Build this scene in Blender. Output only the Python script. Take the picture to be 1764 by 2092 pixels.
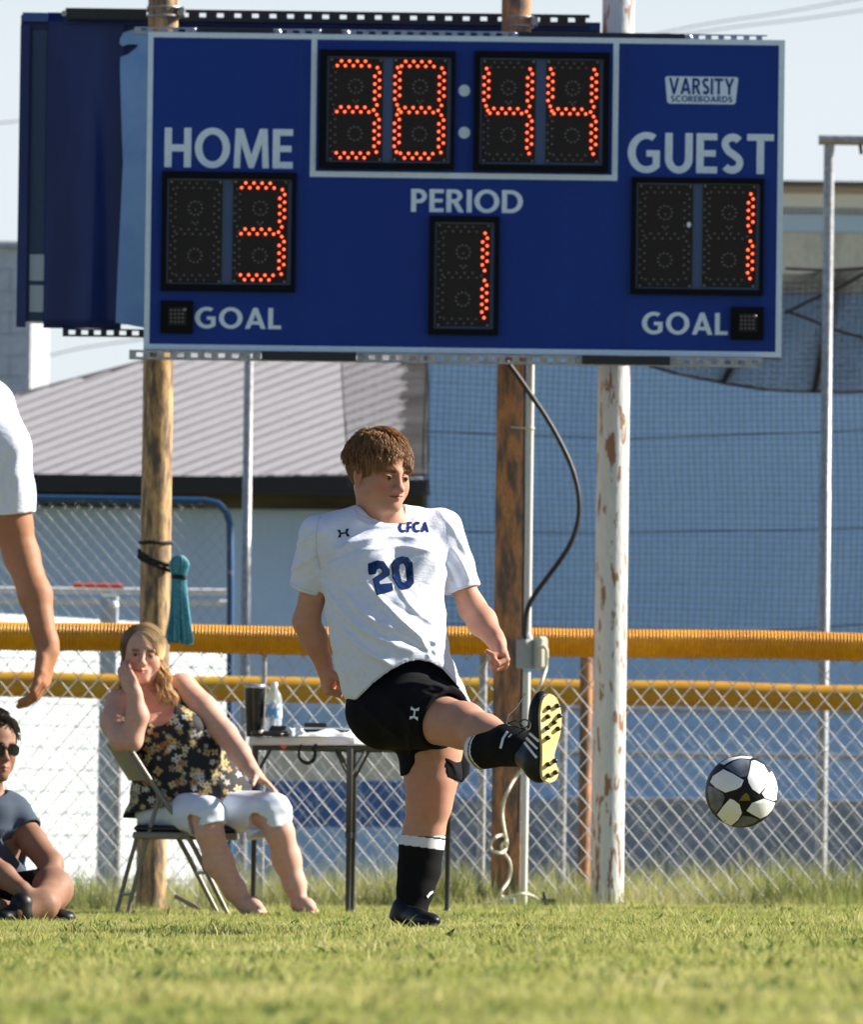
import bpy, math, random
import numpy as np
from mathutils import Vector, Matrix
from mathutils.geometry import delaunay_2d_cdt
from mathutils.bvhtree import BVHTree

random.seed(7); np.random.seed(7)
SC = bpy.context.scene
for o in list(bpy.data.objects): bpy.data.objects.remove(o)

# ------------------------------------------------------------------ camera
F = 19500.0                      # focal length in reading units (photo read at 1764 units across)
W, H = 1764.0, 2090.7
CAM = Vector((0, 0, 0.22))
PITCH = math.atan((1765 - H/2) / F)
ROLL = math.radians(0.75)
_f = Vector((0, math.cos(PITCH), math.sin(PITCH)))
_U = Vector((0, -math.sin(PITCH), math.cos(PITCH)))
_R = Vector((1, 0, 0))
_r = math.cos(ROLL)*_R + math.sin(ROLL)*_U
_u = math.cos(ROLL)*_U - math.sin(ROLL)*_R
cd = bpy.data.cameras.new('camera'); cam = bpy.data.objects.new('camera', cd)
SC.collection.objects.link(cam); SC.camera = cam
cam.matrix_world = Matrix(((_r.x, _u.x, -_f.x, CAM.x), (_r.y, _u.y, -_f.y, CAM.y), (_r.z, _u.z, -_f.z, CAM.z), (0, 0, 0, 1)))
cd.sensor_fit = 'HORIZONTAL'; cd.sensor_width = 36; cd.lens = 36*F/W
cd.clip_start = 0.5; cd.clip_end = 3000
cd.dof.use_dof = True; cd.dof.focus_distance = 30.0; cd.dof.aperture_fstop = cd.lens/1000/0.025

# ------------------------------------------------------------------ light
SUN_EL, SUN_AZ = math.radians(31), math.radians(12)      # azimuth measured from +X towards +Y
sdir = Vector((math.cos(SUN_EL)*math.cos(SUN_AZ), math.cos(SUN_EL)*math.sin(SUN_AZ), math.sin(SUN_EL)))
world = bpy.data.worlds.new('World'); SC.world = world; world.use_nodes = True
wn = world.node_tree; wn.nodes.clear()
sky = wn.nodes.new('ShaderNodeTexSky'); sky.sky_type = 'NISHITA'; sky.sun_disc = False
sky.sun_elevation = SUN_EL; sky.sun_rotation = math.pi/2 - SUN_AZ
sky.air_density = 0.8; sky.dust_density = 0.3; sky.ozone_density = 2.0
bg = wn.nodes.new('ShaderNodeBackground'); bg.inputs[1].default_value = 0.05
wo = wn.nodes.new('ShaderNodeOutputWorld')
tc = wn.nodes.new('ShaderNodeTexCoord'); sx = wn.nodes.new('ShaderNodeSeparateXYZ'); wn.links.new(tc.outputs['Generated'], sx.inputs[0])
mr = wn.nodes.new('ShaderNodeMapRange'); mr.interpolation_type = 'SMOOTHSTEP'; mr.inputs[1].default_value = .08; mr.inputs[2].default_value = .14
mr.inputs[3].default_value = .92; mr.inputs[4].default_value = 0.0; wn.links.new(sx.outputs['Z'], mr.inputs[0])
hz = wn.nodes.new('ShaderNodeMix'); hz.data_type = 'RGBA'; hz.inputs[7].default_value = (7.5, 8.1, 8.5, 1)      # bright summer haze low in the sky
wn.links.new(mr.outputs[0], hz.inputs[0]); wn.links.new(sky.outputs[0], hz.inputs[6]); wn.links.new(hz.outputs[2], bg.inputs[0]); wn.links.new(bg.outputs[0], wo.inputs[0])
sl = bpy.data.lights.new('sun', 'SUN'); sl.energy = 5.0; sl.angle = math.radians(0.5); sl.color = (1, 0.93, 0.82)
sun = bpy.data.objects.new('sun', sl); SC.collection.objects.link(sun)
sun.rotation_euler = sdir.to_track_quat('Z', 'Y').to_euler(); sun.location = (20, 5, 20)
SC.view_settings.view_transform = 'Standard'; SC.view_settings.look = 'None'
SC.view_settings.exposure = 1.15; SC.view_settings.gamma = 1; SC.view_settings.use_curve_mapping = False
SC.cycles.max_bounces = 6; SC.cycles.transparent_max_bounces = 12
SC.cycles.use_denoising = True

# ------------------------------------------------------------------ helpers
def P(px, py, Y):
    d = _f*F + _r*(px - W/2) + _u*(H/2 - py)
    return CAM + d*(Y/d.y)
def S(Y): return F/Y
def ground_z(x, y):
    z = 0.02*8*math.tanh(x/8.0)
    if y < 60: z += 0.006*math.sin(x*2.1+y*0.9) + 0.007*math.sin(y*1.7-x*0.8+1) + 0.004*math.sin(x*5.3+y*3.1)
    return z

def tag(o, label=None, cat=None, group=None, kind=None):
    if label: o['label'] = label
    if cat: o['category'] = cat
    if group: o['group'] = group
    if kind: o['kind'] = kind
    return o
def thing(name, label, cat, loc, group=None):
    o = bpy.data.objects.new(name, None); SC.collection.objects.link(o); o.location = Vector(loc)
    o.empty_display_size = 0.1
    return tag(o, label, cat, group)
def worigin(o):
    v = Vector((0, 0, 0))
    while o is not None:
        v += o.location; o = o.parent
    return v
def link(o, parent=None):
    SC.collection.objects.link(o)
    if parent is not None: o.parent = parent
    return o
def copy_tree(o, parent=None):
    c = o.copy(); link(c, parent)
    for ch in [k for k in bpy.data.objects if k.parent == o]: copy_tree(ch, c)
    return c

class MB:
    def __init__(s): s.v = []; s.f = []; s.mi = []; s.sm = []; s.m = 0; s.smooth = False
    def add(s, vs, fs, smooth=None):
        n = len(s.v); s.v += [tuple(v) for v in vs]
        for f in fs: s.f.append(tuple(i+n for i in f)); s.mi.append(s.m); s.sm.append(s.smooth if smooth is None else smooth)
    def box(s, c, size, M=None):
        c = Vector(c); hx, hy, hz = size[0]/2, size[1]/2, size[2]/2
        vs = [Vector((x, y, z)) for x in (-hx, hx) for y in (-hy, hy) for z in (-hz, hz)]
        if M is not None: vs = [M @ v for v in vs]
        s.add([v + c for v in vs], [(0,1,3,2),(4,6,7,5),(0,4,5,1),(2,3,7,6),(0,2,6,4),(1,5,7,3)], False)
    def bbox(s, c, size, b=0.004, M=None):          # box with chamfered edges
        c = Vector(c); h = [size[i]/2 for i in range(3)]
        vs = []; idx = {}
        for sx in (-1,1):
            for sy in (-1,1):
                for sz in (-1,1):
                    sg = (sx,sy,sz)
                    for ax in range(3):
                        p = [sg[i]*(h[i]-b) for i in range(3)]; p[ax] = sg[ax]*h[ax]
                        idx[(sg,ax)] = len(vs); vs.append(Vector(p))
        fs = []
        for ax in range(3):
            a, b2 = [i for i in range(3) if i != ax]
            for sg in (-1,1):
                q = []
                for (p, r) in ((-1,-1),(1,-1),(1,1),(-1,1)):
                    k = [0,0,0]; k[ax] = sg; k[a] = p; k[b2] = r; q.append(idx[(tuple(k),ax)])
                fs.append(q)
            for p in (-1,1):
                for r in (-1,1):
                    k1=[0,0,0]; k1[ax]=-1; k1[a]=p; k1[b2]=r; k2=list(k1); k2[ax]=1
                    k1=tuple(k1); k2=tuple(k2)
                    fs.append([idx[(k1,a)],idx[(k2,a)],idx[(k2,b2)],idx[(k1,b2)]])
        for sx in (-1,1):
            for sy in (-1,1):
                for sz in (-1,1): fs.append([idx[((sx,sy,sz),i)] for i in range(3)])
        if M is not None: vs = [M @ v for v in vs]
        s.add([v + c for v in vs], fs, False)
    def b2(s, p0, p1):                                # box from two corners
        p0 = Vector(p0); p1 = Vector(p1); s.box((p0+p1)/2, [abs(p1[i]-p0[i]) for i in range(3)])
    def tube(s, pts, r, n=8, caps=True, smooth=True, flat=None):
        pts = [Vector(p) for p in pts]; m = len(pts)
        rs = r if hasattr(r, '__len__') else [r]*m
        ups = None; vs = []
        for i in range(m):
            t = (pts[min(i+1, m-1)] - pts[max(i-1, 0)])
            t = t.normalized() if t.length > 1e-9 else Vector((0,0,1))
            if ups is None:
                a = Vector((0,0,1)) if abs(t.z) < .9 else Vector((0,1,0))
                ups = (a - t*a.dot(t)).normalized()
            else: ups = (ups - t*ups.dot(t)).normalized()
            b = t.cross(ups)
            for k in range(n):
                th = 2*math.pi*k/n
                e = (ups*math.cos(th) + b*math.sin(th))*rs[i]
                if flat is not None: e -= flat[0]*e.dot(flat[0])*(1-flat[1])
                vs.append(pts[i] + e)
        fs = []
        for i in range(m-1):
            for k in range(n):
                fs.append((i*n+k, i*n+(k+1)%n, (i+1)*n+(k+1)%n, (i+1)*n+k))
        s.add(vs, fs, smooth)
        if caps:
            s.add([vs[k] for k in range(n)][::-1], [tuple(range(n))], False)
            s.add([vs[(m-1)*n+k] for k in range(n)], [tuple(range(n))], False)
    def lathe(s, c, prof, n=24, axis=Vector((0,0,1)), smooth=True):
        c = Vector(c); q = Vector((0,0,1)).rotation_difference(axis)
        vs = []
        for (r, z) in prof:
            for k in range(n):
                th = 2*math.pi*k/n; vs.append(c + q @ Vector((r*math.cos(th), r*math.sin(th), z)))
        fs = [(i*n+k, i*n+(k+1)%n, (i+1)*n+(k+1)%n, (i+1)*n+k) for i in range(len(prof)-1) for k in range(n)]
        s.add(vs, fs, smooth)
    def sphere(s, c, r, n=12, M=None):
        c = Vector(c); r = r if hasattr(r,'__len__') else (r,r,r); vs=[]; m=n//2
        for i in range(m+1):
            ph = math.pi*i/m
            for k in range(n):
                th = 2*math.pi*k/n; v = Vector((r[0]*math.sin(ph)*math.cos(th), r[1]*math.sin(ph)*math.sin(th), r[2]*math.cos(ph)))
                if M is not None: v = M @ v
                vs.append(c+v)
        fs = [(i*n+k,(i+1)*n+k,(i+1)*n+(k+1)%n,i*n+(k+1)%n) for i in range(m) for k in range(n)]
        s.add(vs, fs, True)
    def build(s, name, mats, parent=None, loc=None):
        me = bpy.data.meshes.new(name)
        org = worigin(parent) if parent is not None else (Vector(loc) if loc is not None else Vector((0,0,0)))
        me.from_pydata([(v[0]-org.x, v[1]-org.y, v[2]-org.z) for v in s.v], [], s.f)
        for m in (mats if isinstance(mats, (list, tuple)) else [mats]): me.materials.append(m)
        me.polygons.foreach_set('material_index', s.mi); me.polygons.foreach_set('use_smooth', s.sm)
        me.update()
        o = bpy.data.objects.new(name, me); link(o, parent)
        if parent is None and loc is not None: o.location = org
        return o

# ---- materials
def mat(name, col, rough=0.6, metal=0.0, col2=None, scale=8, lo=0.4, hi=0.6, stretch=(1,1,1), bump=0, bscale=60, spec=0.5,
        emit=None, estr=0, attr=None, detail=6, trans=0, fine=0.0, bdist=0.01, coords='Object'):
    m = bpy.data.materials.new(name); m.use_nodes = True; nt = m.node_tree; N = nt.nodes; L = nt.links
    b = N['Principled BSDF']; b.inputs['Roughness'].default_value = rough; b.inputs['Metallic'].default_value = metal
    b.inputs['Specular IOR Level'].default_value = spec
    tc = N.new('ShaderNodeTexCoord'); mp = N.new('ShaderNodeMapping'); mp.inputs['Scale'].default_value = stretch
    L.new(tc.outputs[coords], mp.inputs[0])
    c = None
    if attr:
        a = N.new('ShaderNodeAttribute'); a.attribute_name = attr; c = a.outputs['Color']
    if col2 is not None:
        nz = N.new('ShaderNodeTexNoise'); nz.inputs['Scale'].default_value = scale; nz.inputs['Detail'].default_value = detail
        nz.inputs['Roughness'].default_value = 0.6
        L.new(mp.outputs[0], nz.inputs[0])
        rp = N.new('ShaderNodeMapRange'); rp.inputs[1].default_value = lo; rp.inputs[2].default_value = hi
        L.new(nz.outputs['Fac'], rp.inputs[0])
        mx = N.new('ShaderNodeMix'); mx.data_type = 'RGBA'
        mx.inputs[6].default_value = (*col, 1); mx.inputs[7].default_value = (*col2, 1)
        if c is not None: L.new(c, mx.inputs[6])
        L.new(rp.outputs[0], mx.inputs[0]); c = mx.outputs[2]
    if fine:
        nz = N.new('ShaderNodeTexNoise'); nz.inputs['Scale'].default_value = bscale*0.7; nz.inputs['Detail'].default_value = 8
        L.new(mp.outputs[0], nz.inputs[0])
        rp = N.new('ShaderNodeMapRange'); rp.inputs[1].default_value = .3; rp.inputs[2].default_value = .7
        rp.inputs[3].default_value = 1-fine; rp.inputs[4].default_value = 1+fine
        L.new(nz.outputs['Fac'], rp.inputs[0])
        mx = N.new('ShaderNodeVectorMath'); mx.operation = 'SCALE'
        if c is not None: L.new(c, mx.inputs[0])
        else: mx.inputs[0].default_value = col
        L.new(rp.outputs[0], mx.inputs['Scale']); c = mx.outputs[0]
    if c is not None: L.new(c, b.inputs['Base Color'])
    else: b.inputs['Base Color'].default_value = (*col, 1)
    if bump:
        nz = N.new('ShaderNodeTexNoise'); nz.inputs['Scale'].default_value = bscale; nz.inputs['Detail'].default_value = 5
        L.new(mp.outputs[0], nz.inputs[0])
        bp = N.new('ShaderNodeBump'); bp.inputs['Strength'].default_value = bump; bp.inputs['Distance'].default_value = bdist
        L.new(nz.outputs['Fac'], bp.inputs['Height']); L.new(bp.outputs[0], b.inputs['Normal'])
    if emit is not None:
        b.inputs['Emission Color'].default_value = (*emit, 1); b.inputs['Emission Strength'].default_value = estr
    if trans:
        out = N['Material Output']; t = N.new('ShaderNodeBsdfTranslucent'); ms = N.new('ShaderNodeMixShader')
        ms.inputs[0].default_value = trans
        if c is not None: L.new(c, t.inputs[0])
        else: t.inputs[0].default_value = (*col, 1)
        L.new(b.outputs[0], ms.inputs[1]); L.new(t.outputs[0], ms.inputs[2]); L.new(ms.outputs[0], out.inputs[0])
    return m

# ---- polygon helpers
def inside(polys, x, y):
    c = False
    for p in polys:
        j = len(p)-1
        for i in range(len(p)):
            if (p[i][1] > y) != (p[j][1] > y) and x < (p[j][0]-p[i][0])*(y-p[i][1])/(p[j][1]-p[i][1]) + p[i][0]: c = not c
            j = i
    return c
def fill(polys, step=None):
    """triangulate outlines (even-odd holes); optional interior grid points"""
    V = []; E = []
    for p in polys:
        n0 = len(V); q = []
        for i in range(len(p)):
            a = Vector(p[i]); b = Vector(p[(i+1) % len(p)])
            k = max(1, int((b-a).length/step)) if step else 1
            for j in range(k): q.append(a.lerp(b, j/k))
        V += q; E += [(n0+i, n0+(i+1) % len(q)) for i in range(len(q))]
    if step:
        xs = [v.x for v in V]; ys = [v.y for v in V]
        x = min(xs)+step/2
        while x < max(xs):
            y = min(ys)+step/2
            while y < max(ys):
                if inside(polys, x, y): V.append(Vector((x, y)))
                y += step
            x += step
    vo, eo, fo, *_ = delaunay_2d_cdt([Vector(v) for v in V], E, [], 0, 1e-6)
    fs = []
    for f in fo:
        cx = sum(vo[i].x for i in f)/len(f); cy = sum(vo[i].y for i in f)/len(f)
        if inside(polys, cx, cy): fs.append(tuple(f))
    return [(v.x, v.y) for v in vo], fs

# ---- hand-drawn block letters (cap height 1)
def arc(cx, cy, rx, ry, a0, a1, n=16):
    return [(cx+rx*math.cos(math.radians(a0+(a1-a0)*i/n)), cy+ry*math.sin(math.radians(a0+(a1-a0)*i/n))) for i in range(n+1)]
def stroke(pts, t):
    L = []; R = []
    for i in range(len(pts)):
        a = Vector(pts[max(i-1,0)]); b = Vector(pts[min(i+1,len(pts)-1)]); d = (b-a).normalized(); n = Vector((-d.y, d.x))*t/2
        p = Vector(pts[i]); L.append(tuple(p+n)); R.append(tuple(p-n))
    return L + R[::-1]
T = .2
def glyph(ch):
    if ch == 'H': return .74, [[(0,0),(T,0),(T,.4),(.54,.4),(.54,0),(.74,0),(.74,1),(.54,1),(.54,.58),(T,.58),(T,1),(0,1)]]
    if ch == 'O': return .98, [arc(.49,.5,.49,.515,0,360,30)[:-1], arc(.49,.5,.285,.345,0,360,30)[:-1]]
    if ch == 'M': return .98, [[(0,0),(.18,0),(.2,.62),(.42,0),(.56,0),(.78,.62),(.8,0),(.98,0),(.93,1),(.72,1),(.49,.34),(.26,1),(.05,1)]]
    if ch == 'E': return .56, [[(0,0),(.56,0),(.56,.17),(T,.17),(T,.42),(.52,.42),(.52,.58),(T,.58),(T,.83),(.56,.83),(.56,1),(0,1)]]
    if ch == 'L': return .54, [[(0,0),(.54,0),(.54,.17),(T,.17),(T,1),(0,1)]]
    if ch == 'I': return .2, [[(0,0),(.2,0),(.2,1),(0,1)]]
    if ch == 'T': return .72, [[(.26,0),(.46,0),(.46,.83),(.72,.83),(.72,1),(0,1),(0,.83),(.26,.83)]]
    if ch == 'F': return .52, [[(0,0),(T,0),(T,.4),(.48,.4),(.48,.57),(T,.57),(T,.83),(.52,.83),(.52,1),(0,1)]]
    if ch == 'A': return .86, [[(0,0),(.2,0),(.275,.2),(.585,.2),(.66,0),(.86,0),(.52,1),(.34,1)], [(.33,.36),(.53,.36),(.43,.68)]]
    if ch == 'V': return .84, [[(.33,0),(.51,0),(.84,1),(.63,1),(.42,.33),(.21,1),(0,1)]]
    if ch == 'Y': return .8, [[(.3,0),(.5,0),(.5,.42),(.8,1),(.58,1),(.4,.62),(.22,1),(0,1),(.3,.42)]]
    if ch == 'D': return .82, [[(0,0)]+arc(.34,.5,.48,.5,-90,90,16)+[(0,1)], [(T,.17)]+arc(.34,.5,.28,.33,-90,90,14)+[(T,.83)]]
    if ch == 'P': return .62, [[(0,0),(T,0),(T,.38)]+arc(.31,.69,.31,.31,-90,90,12)+[(0,1)], [(T,.55)]+arc(.3,.69,.13,.14,-90,90,10)+[(T,.83)]]
    if ch == 'R': return .7, [[(0,0),(T,0),(T,.4),(.27,.4),(.47,0),(.7,0),(.47,.44)]+arc(.33,.72,.3,.28,-60,90,12)+[(0,1)], [(T,.57)]+arc(.31,.7,.13,.13,-90,90,10)+[(T,.83)]]
    if ch == 'B': return .64, [[(0,0)]+arc(.34,.285,.3,.285,-90,60,10)+arc(.31,.75,.27,.25,-40,90,10)+[(0,1)], [(T,.16)]+arc(.32,.29,.12,.13,-90,90,8)+[(T,.42)], [(T,.6)]+arc(.3,.72,.1,.12,-90,90,8)+[(T,.84)]]
    if ch == 'U': return .74, [[(0,1),(0,.36)]+arc(.37,.36,.37,.375,180,360,18)+[(.74,1),(.54,1),(.54,.37)]+arc(.37,.37,.17,.21,0,-180,14)+[(T,1)]]
    if ch == 'C': return .8, [arc(.49,.5,.49,.515,52,308,26)+arc(.49,.5,.285,.345,308,52,22)]
    if ch == 'G': return .9, [arc(.5,.5,.5,.515,58,302,26)+[(.86,.14),(.86,.56),(.5,.56),(.5,.4),(.67,.4),(.67,.2)]+arc(.5,.5,.29,.345,300,58,22)]
    if ch == 'S':
        c = arc(.31,.74,.2,.17,30,200,12)+[(.2,.56),(.35,.47)]+arc(.3,.27,.21,.18,60,-150,14)
        return .6, [stroke(c, .19)]
    return .5, [[(0,0),(.4,0),(.4,1),(0,1)]]
def word(txt, gap=.1):
    x = 0; out = []
    for ch in txt:
        w, ps = glyph(ch); out.append([[(x+a, b) for (a, b) in p] for p in ps]); x += w+gap
    x -= gap
    return x, out
# ------------------------------------------------------------------ materials
M_steel = mat('galvanised_steel', (.42,.43,.44), .45, .6, col2=(.30,.31,.32), scale=30, fine=.15)
M_wire = mat('fence_wire', (.78,.78,.79), .38, .35, col2=(.5,.5,.51), scale=60, lo=.35, hi=.65)
M_black = mat('black_steel', (.012,.013,.016), .5)
M_blue = mat('board_blue', (.006,.034,.25), .5, spec=.2, col2=(.008,.045,.29), scale=1.1, lo=.3, hi=.7, fine=.06, stretch=(1.6,1,.5), bump=.03, bscale=90)
M_letter = mat('white_vinyl', (.68,.84,.98), .5, fine=.05)
M_navy = mat('navy_sheet', (.006,.020,.13), .35, spec=.3, col2=(.016,.05,.22), scale=1.2, lo=.45, hi=.75, stretch=(3,3,.5))
M_ltblue = mat('faded_blue_sheet', (.26,.52,.92), .45, col2=(.2,.42,.85), scale=3)
M_digit = mat('digit_face', (.030,.026,.025), .7, spec=.15, fine=.2, bscale=200)
M_house = mat('housing_black', (.003,.004,.006), .6, spec=.12)
M_clear = mat('pane_edge', (.05,.09,.18), .4)
M_unlit = mat('unlit_lens', (.17,.16,.16), .4)
M_core = mat('lit_core', (.8,.2,.05), .5, emit=(1,.22,.07), estr=1.35)
M_ring = mat('lit_ring', (.3,.01,.005), .5, emit=(.85,.02,.008), estr=.8)
M_tan = mat('tan_paint_rusting', (.60,.37,.15), .6, col2=(.13,.085,.06), scale=9, lo=.40, hi=.60, stretch=(4,4,.8), bump=.3, bscale=60, fine=.25, detail=10)
M_rust = mat('rusted_post', (.55,.25,.105), .8, col2=(.15,.11,.085), scale=7, lo=.42, hi=.6, stretch=(3,3,.9), bump=.5, bscale=80, fine=.35, detail=10)
M_wpaint = mat('white_paint_peeling', (.66,.67,.66), .45, col2=(.30,.15,.075), scale=13, lo=.56, hi=.585, stretch=(2.4,2.4,.55), bump=.35, bscale=50, fine=.08, detail=12)
M_yel = mat('yellow_tube', (.88,.42,.006), .32, fine=.08, col2=(.70,.30,.010), scale=3)
M_yel2 = mat('faded_yellow_tube', (.60,.36,.03), .6, col2=(.62,.30,.02), scale=3, fine=.1)
M_pvc = mat('pvc_grey', (.68,.68,.64), .45, fine=.05)
M_boxg = mat('electrical_grey', (.38,.40,.41), .5, fine=.05)
M_cable = mat('black_cable', (.02,.018,.017), .5)
M_cream = mat('cream_cord', (.70,.66,.50), .5)
M_wallblue = mat('pale_blue_siding', (.42,.64,.92), .7, col2=(.36,.57,.87), scale=1.5, lo=.3, hi=.7, fine=.08, bscale=30)
M_wallwhite = mat('white_siding', (.60,.66,.68), .7, col2=(.42,.48,.50), scale=3.5, lo=.42, hi=.75, fine=.06, bscale=30)
M_shedwall = mat('shed_wall', (.52,.69,.93), .7, col2=(.45,.62,.88), scale=1.2, lo=.3, hi=.7, fine=.05)
M_beige = mat('beige_board', (.68,.66,.56), .8, col2=(.3,.3,.27), scale=4, lo=.5, hi=.8, stretch=(1,1,.3), fine=.12)
M_strong = mat('blue_board', (.07,.18,.46), .7, col2=(.06,.14,.34), scale=4, lo=.4, hi=.8, fine=.12)
M_foot = mat('concrete', (.42,.44,.47), .85, col2=(.32,.34,.37), scale=5, fine=.15, bump=.3, bscale=40)
M_roof = mat('roof_metal', (.15,.145,.145), .7, 0, col2=(.06,.05,.045), scale=1.6, lo=.40, hi=.62, stretch=(.6,3,1), fine=.12, bscale=40)
M_rib = mat('roof_rib_metal', (.42,.41,.44), .7, 0, fine=.08)
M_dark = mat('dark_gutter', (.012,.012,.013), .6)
M_olive = mat('olive_beam', (.09,.07,.035), .8, col2=(.04,.035,.02), scale=3, stretch=(.5,1,3), fine=.2)
M_net = mat('net_twine', (.035,.04,.045), .8)
M_net2 = mat('net_twine_worn', (.05,.045,.05), .9)
M_gate = mat('gate_blue', (.012,.07,.19), .5, col2=(.35,.36,.4), scale=14, lo=.6, hi=.72)
M_red = mat('red_rail', (.70,.08,.04), .6)
M_teal = mat('teal_tube', (.06,.30,.38), .5, fine=.35, bscale=120)
M_white = mat('white_plastic', (.78,.78,.79), .45)
M_grey = mat('charcoal_frame', (.045,.045,.05), .45)
M_wood = mat('weathered_wood', (.32,.23,.13), .8, fine=.2)
M_label = mat('white_label', (.5,.62,.72), .6)

def smooth_path(p, n=6):
    out = []
    for i in range(len(p)-1):
        p0 = p[max(i-1,0)]; p1 = p[i]; p2 = p[i+1]; p3 = p[min(i+2,len(p)-1)]
        for j in range(n):
            t = j/n
            out.append(tuple(.5*((2*p1[k])+(-p0[k]+p2[k])*t+(2*p0[k]-5*p1[k]+4*p2[k]-p3[k])*t*t+(-p0[k]+3*p1[k]-3*p2[k]+p3[k])*t**3) for k in range(len(p1))))
    out.append(tuple(p[-1])); return out

# ------------------------------------------------------------------ ground
def make_ground():
    xs = sorted(set([-260,-120,-60,-30,-15,-9]+[round(-6+i*.15,3) for i in range(81)]+[9,15,30,60,120,260]))
    ys = [-10,0,4,8]+[round(10+i*.2,3) for i in range(200)]+[52,56,62,70,80,100,140,220,500,1200]
    v = [(x, y, ground_z(x,y)) for y in ys for x in xs]; n = len(xs)
    m = MB(); m.smooth = True
    m.add(v, [(j*n+i, j*n+i+1, (j+1)*n+i+1, (j+1)*n+i) for j in range(len(ys)-1) for i in range(n-1)])
    M = mat('turf_soil', (.12,.12,.035), .9, col2=(.18,.14,.06), scale=2.5, lo=.4, hi=.7, fine=.4, bscale=90, bump=.6, bdist=.03)
    o = m.build('ground', M); o['kind'] = 'structure'
make_ground()

def leafmat(name, c1, c2, c3, tr=.45):
    m = bpy.data.materials.new(name); m.use_nodes = True; nt = m.node_tree; N = nt.nodes; L = nt.links
    b = N['Principled BSDF']; b.inputs['Roughness'].default_value = .6; b.inputs['Specular IOR Level'].default_value = .3
    oi = N.new('ShaderNodeObjectInfo'); r = N.new('ShaderNodeValToRGB')
    r.color_ramp.elements[0].color = (*c1,1); r.color_ramp.elements[1].color = (*c3,1)
    e = r.color_ramp.elements.new(.5); e.color = (*c2,1)
    g = N.new('ShaderNodeNewGeometry'); nz = N.new('ShaderNodeTexNoise'); nz.inputs['Scale'].default_value = 1.4; nz.inputs['Detail'].default_value = 5
    L.new(g.outputs['Position'], nz.inputs[0])
    ma = N.new('ShaderNodeMath'); ma.operation = 'MULTIPLY_ADD'; ma.inputs[1].default_value = .45; ma.inputs[2].default_value = 0
    L.new(oi.outputs['Random'], ma.inputs[0])
    m2 = N.new('ShaderNodeMath'); m2.operation = 'MULTIPLY_ADD'; m2.inputs[1].default_value = 1.6; m2.inputs[2].default_value = -.55
    L.new(nz.outputs['Fac'], m2.inputs[0])
    ad = N.new('ShaderNodeMath'); ad.operation = 'ADD'; L.new(ma.outputs[0], ad.inputs[0]); L.new(m2.outputs[0], ad.inputs[1])
    L.new(ad.outputs[0], r.inputs[0]); L.new(r.outputs[0], b.inputs['Base Color'])
    t = N.new('ShaderNodeBsdfTranslucent'); L.new(r.outputs[0], t.inputs[0]); ms = N.new('ShaderNodeMixShader'); ms.inputs[0].default_value = tr
    L.new(b.outputs[0], ms.inputs[1]); L.new(t.outputs[0], ms.inputs[2]); L.new(ms.outputs[0], N['Material Output'].inputs[0])
    return m
M_grass = leafmat('grass_blades', (.19,.27,.055), (.44,.45,.13), (.68,.61,.30))
M_weed = leafmat('weed_blades', (.16,.24,.05), (.37,.38,.13), (.64,.57,.30))

def tuft(name, n, hmin, hmax, rad, width, lean, m):
    vs = []; fs = []
    for i in range(n):
        a = random.uniform(0, 6.283); r = rad*math.sqrt(random.random()); x = r*math.cos(a); y = r*math.sin(a)
        h = random.uniform(hmin, hmax); la = random.uniform(0, 6.283); ln = random.uniform(.1, lean)*h; w = width*random.uniform(.6, 1.2)
        fa = random.uniform(0, 3.14); wx = math.cos(fa)*w/2; wy = math.sin(fa)*w/2
        b0 = len(vs)
        for k, (t, ww) in enumerate(((0,1),(.45,.85),(.8,.5))):
            ox = x+math.cos(la)*ln*t**1.8; oy = y+math.sin(la)*ln*t**1.8
            vs += [(ox-wx*ww, oy-wy*ww, h*t-.003), (ox+wx*ww, oy+wy*ww, h*t-.003)]
        vs.append((x+math.cos(la)*ln, y+math.sin(la)*ln, h*(1-.15*(ln/h))))
        fs += [(b0,b0+1,b0+3,b0+2),(b0+2,b0+3,b0+5,b0+4),(b0+4,b0+5,b0+6)]
    me = bpy.data.meshes.new(name); me.from_pydata(vs, [], fs); me.materials.append(m)
    return bpy.data.objects.new(name, me)

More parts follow.
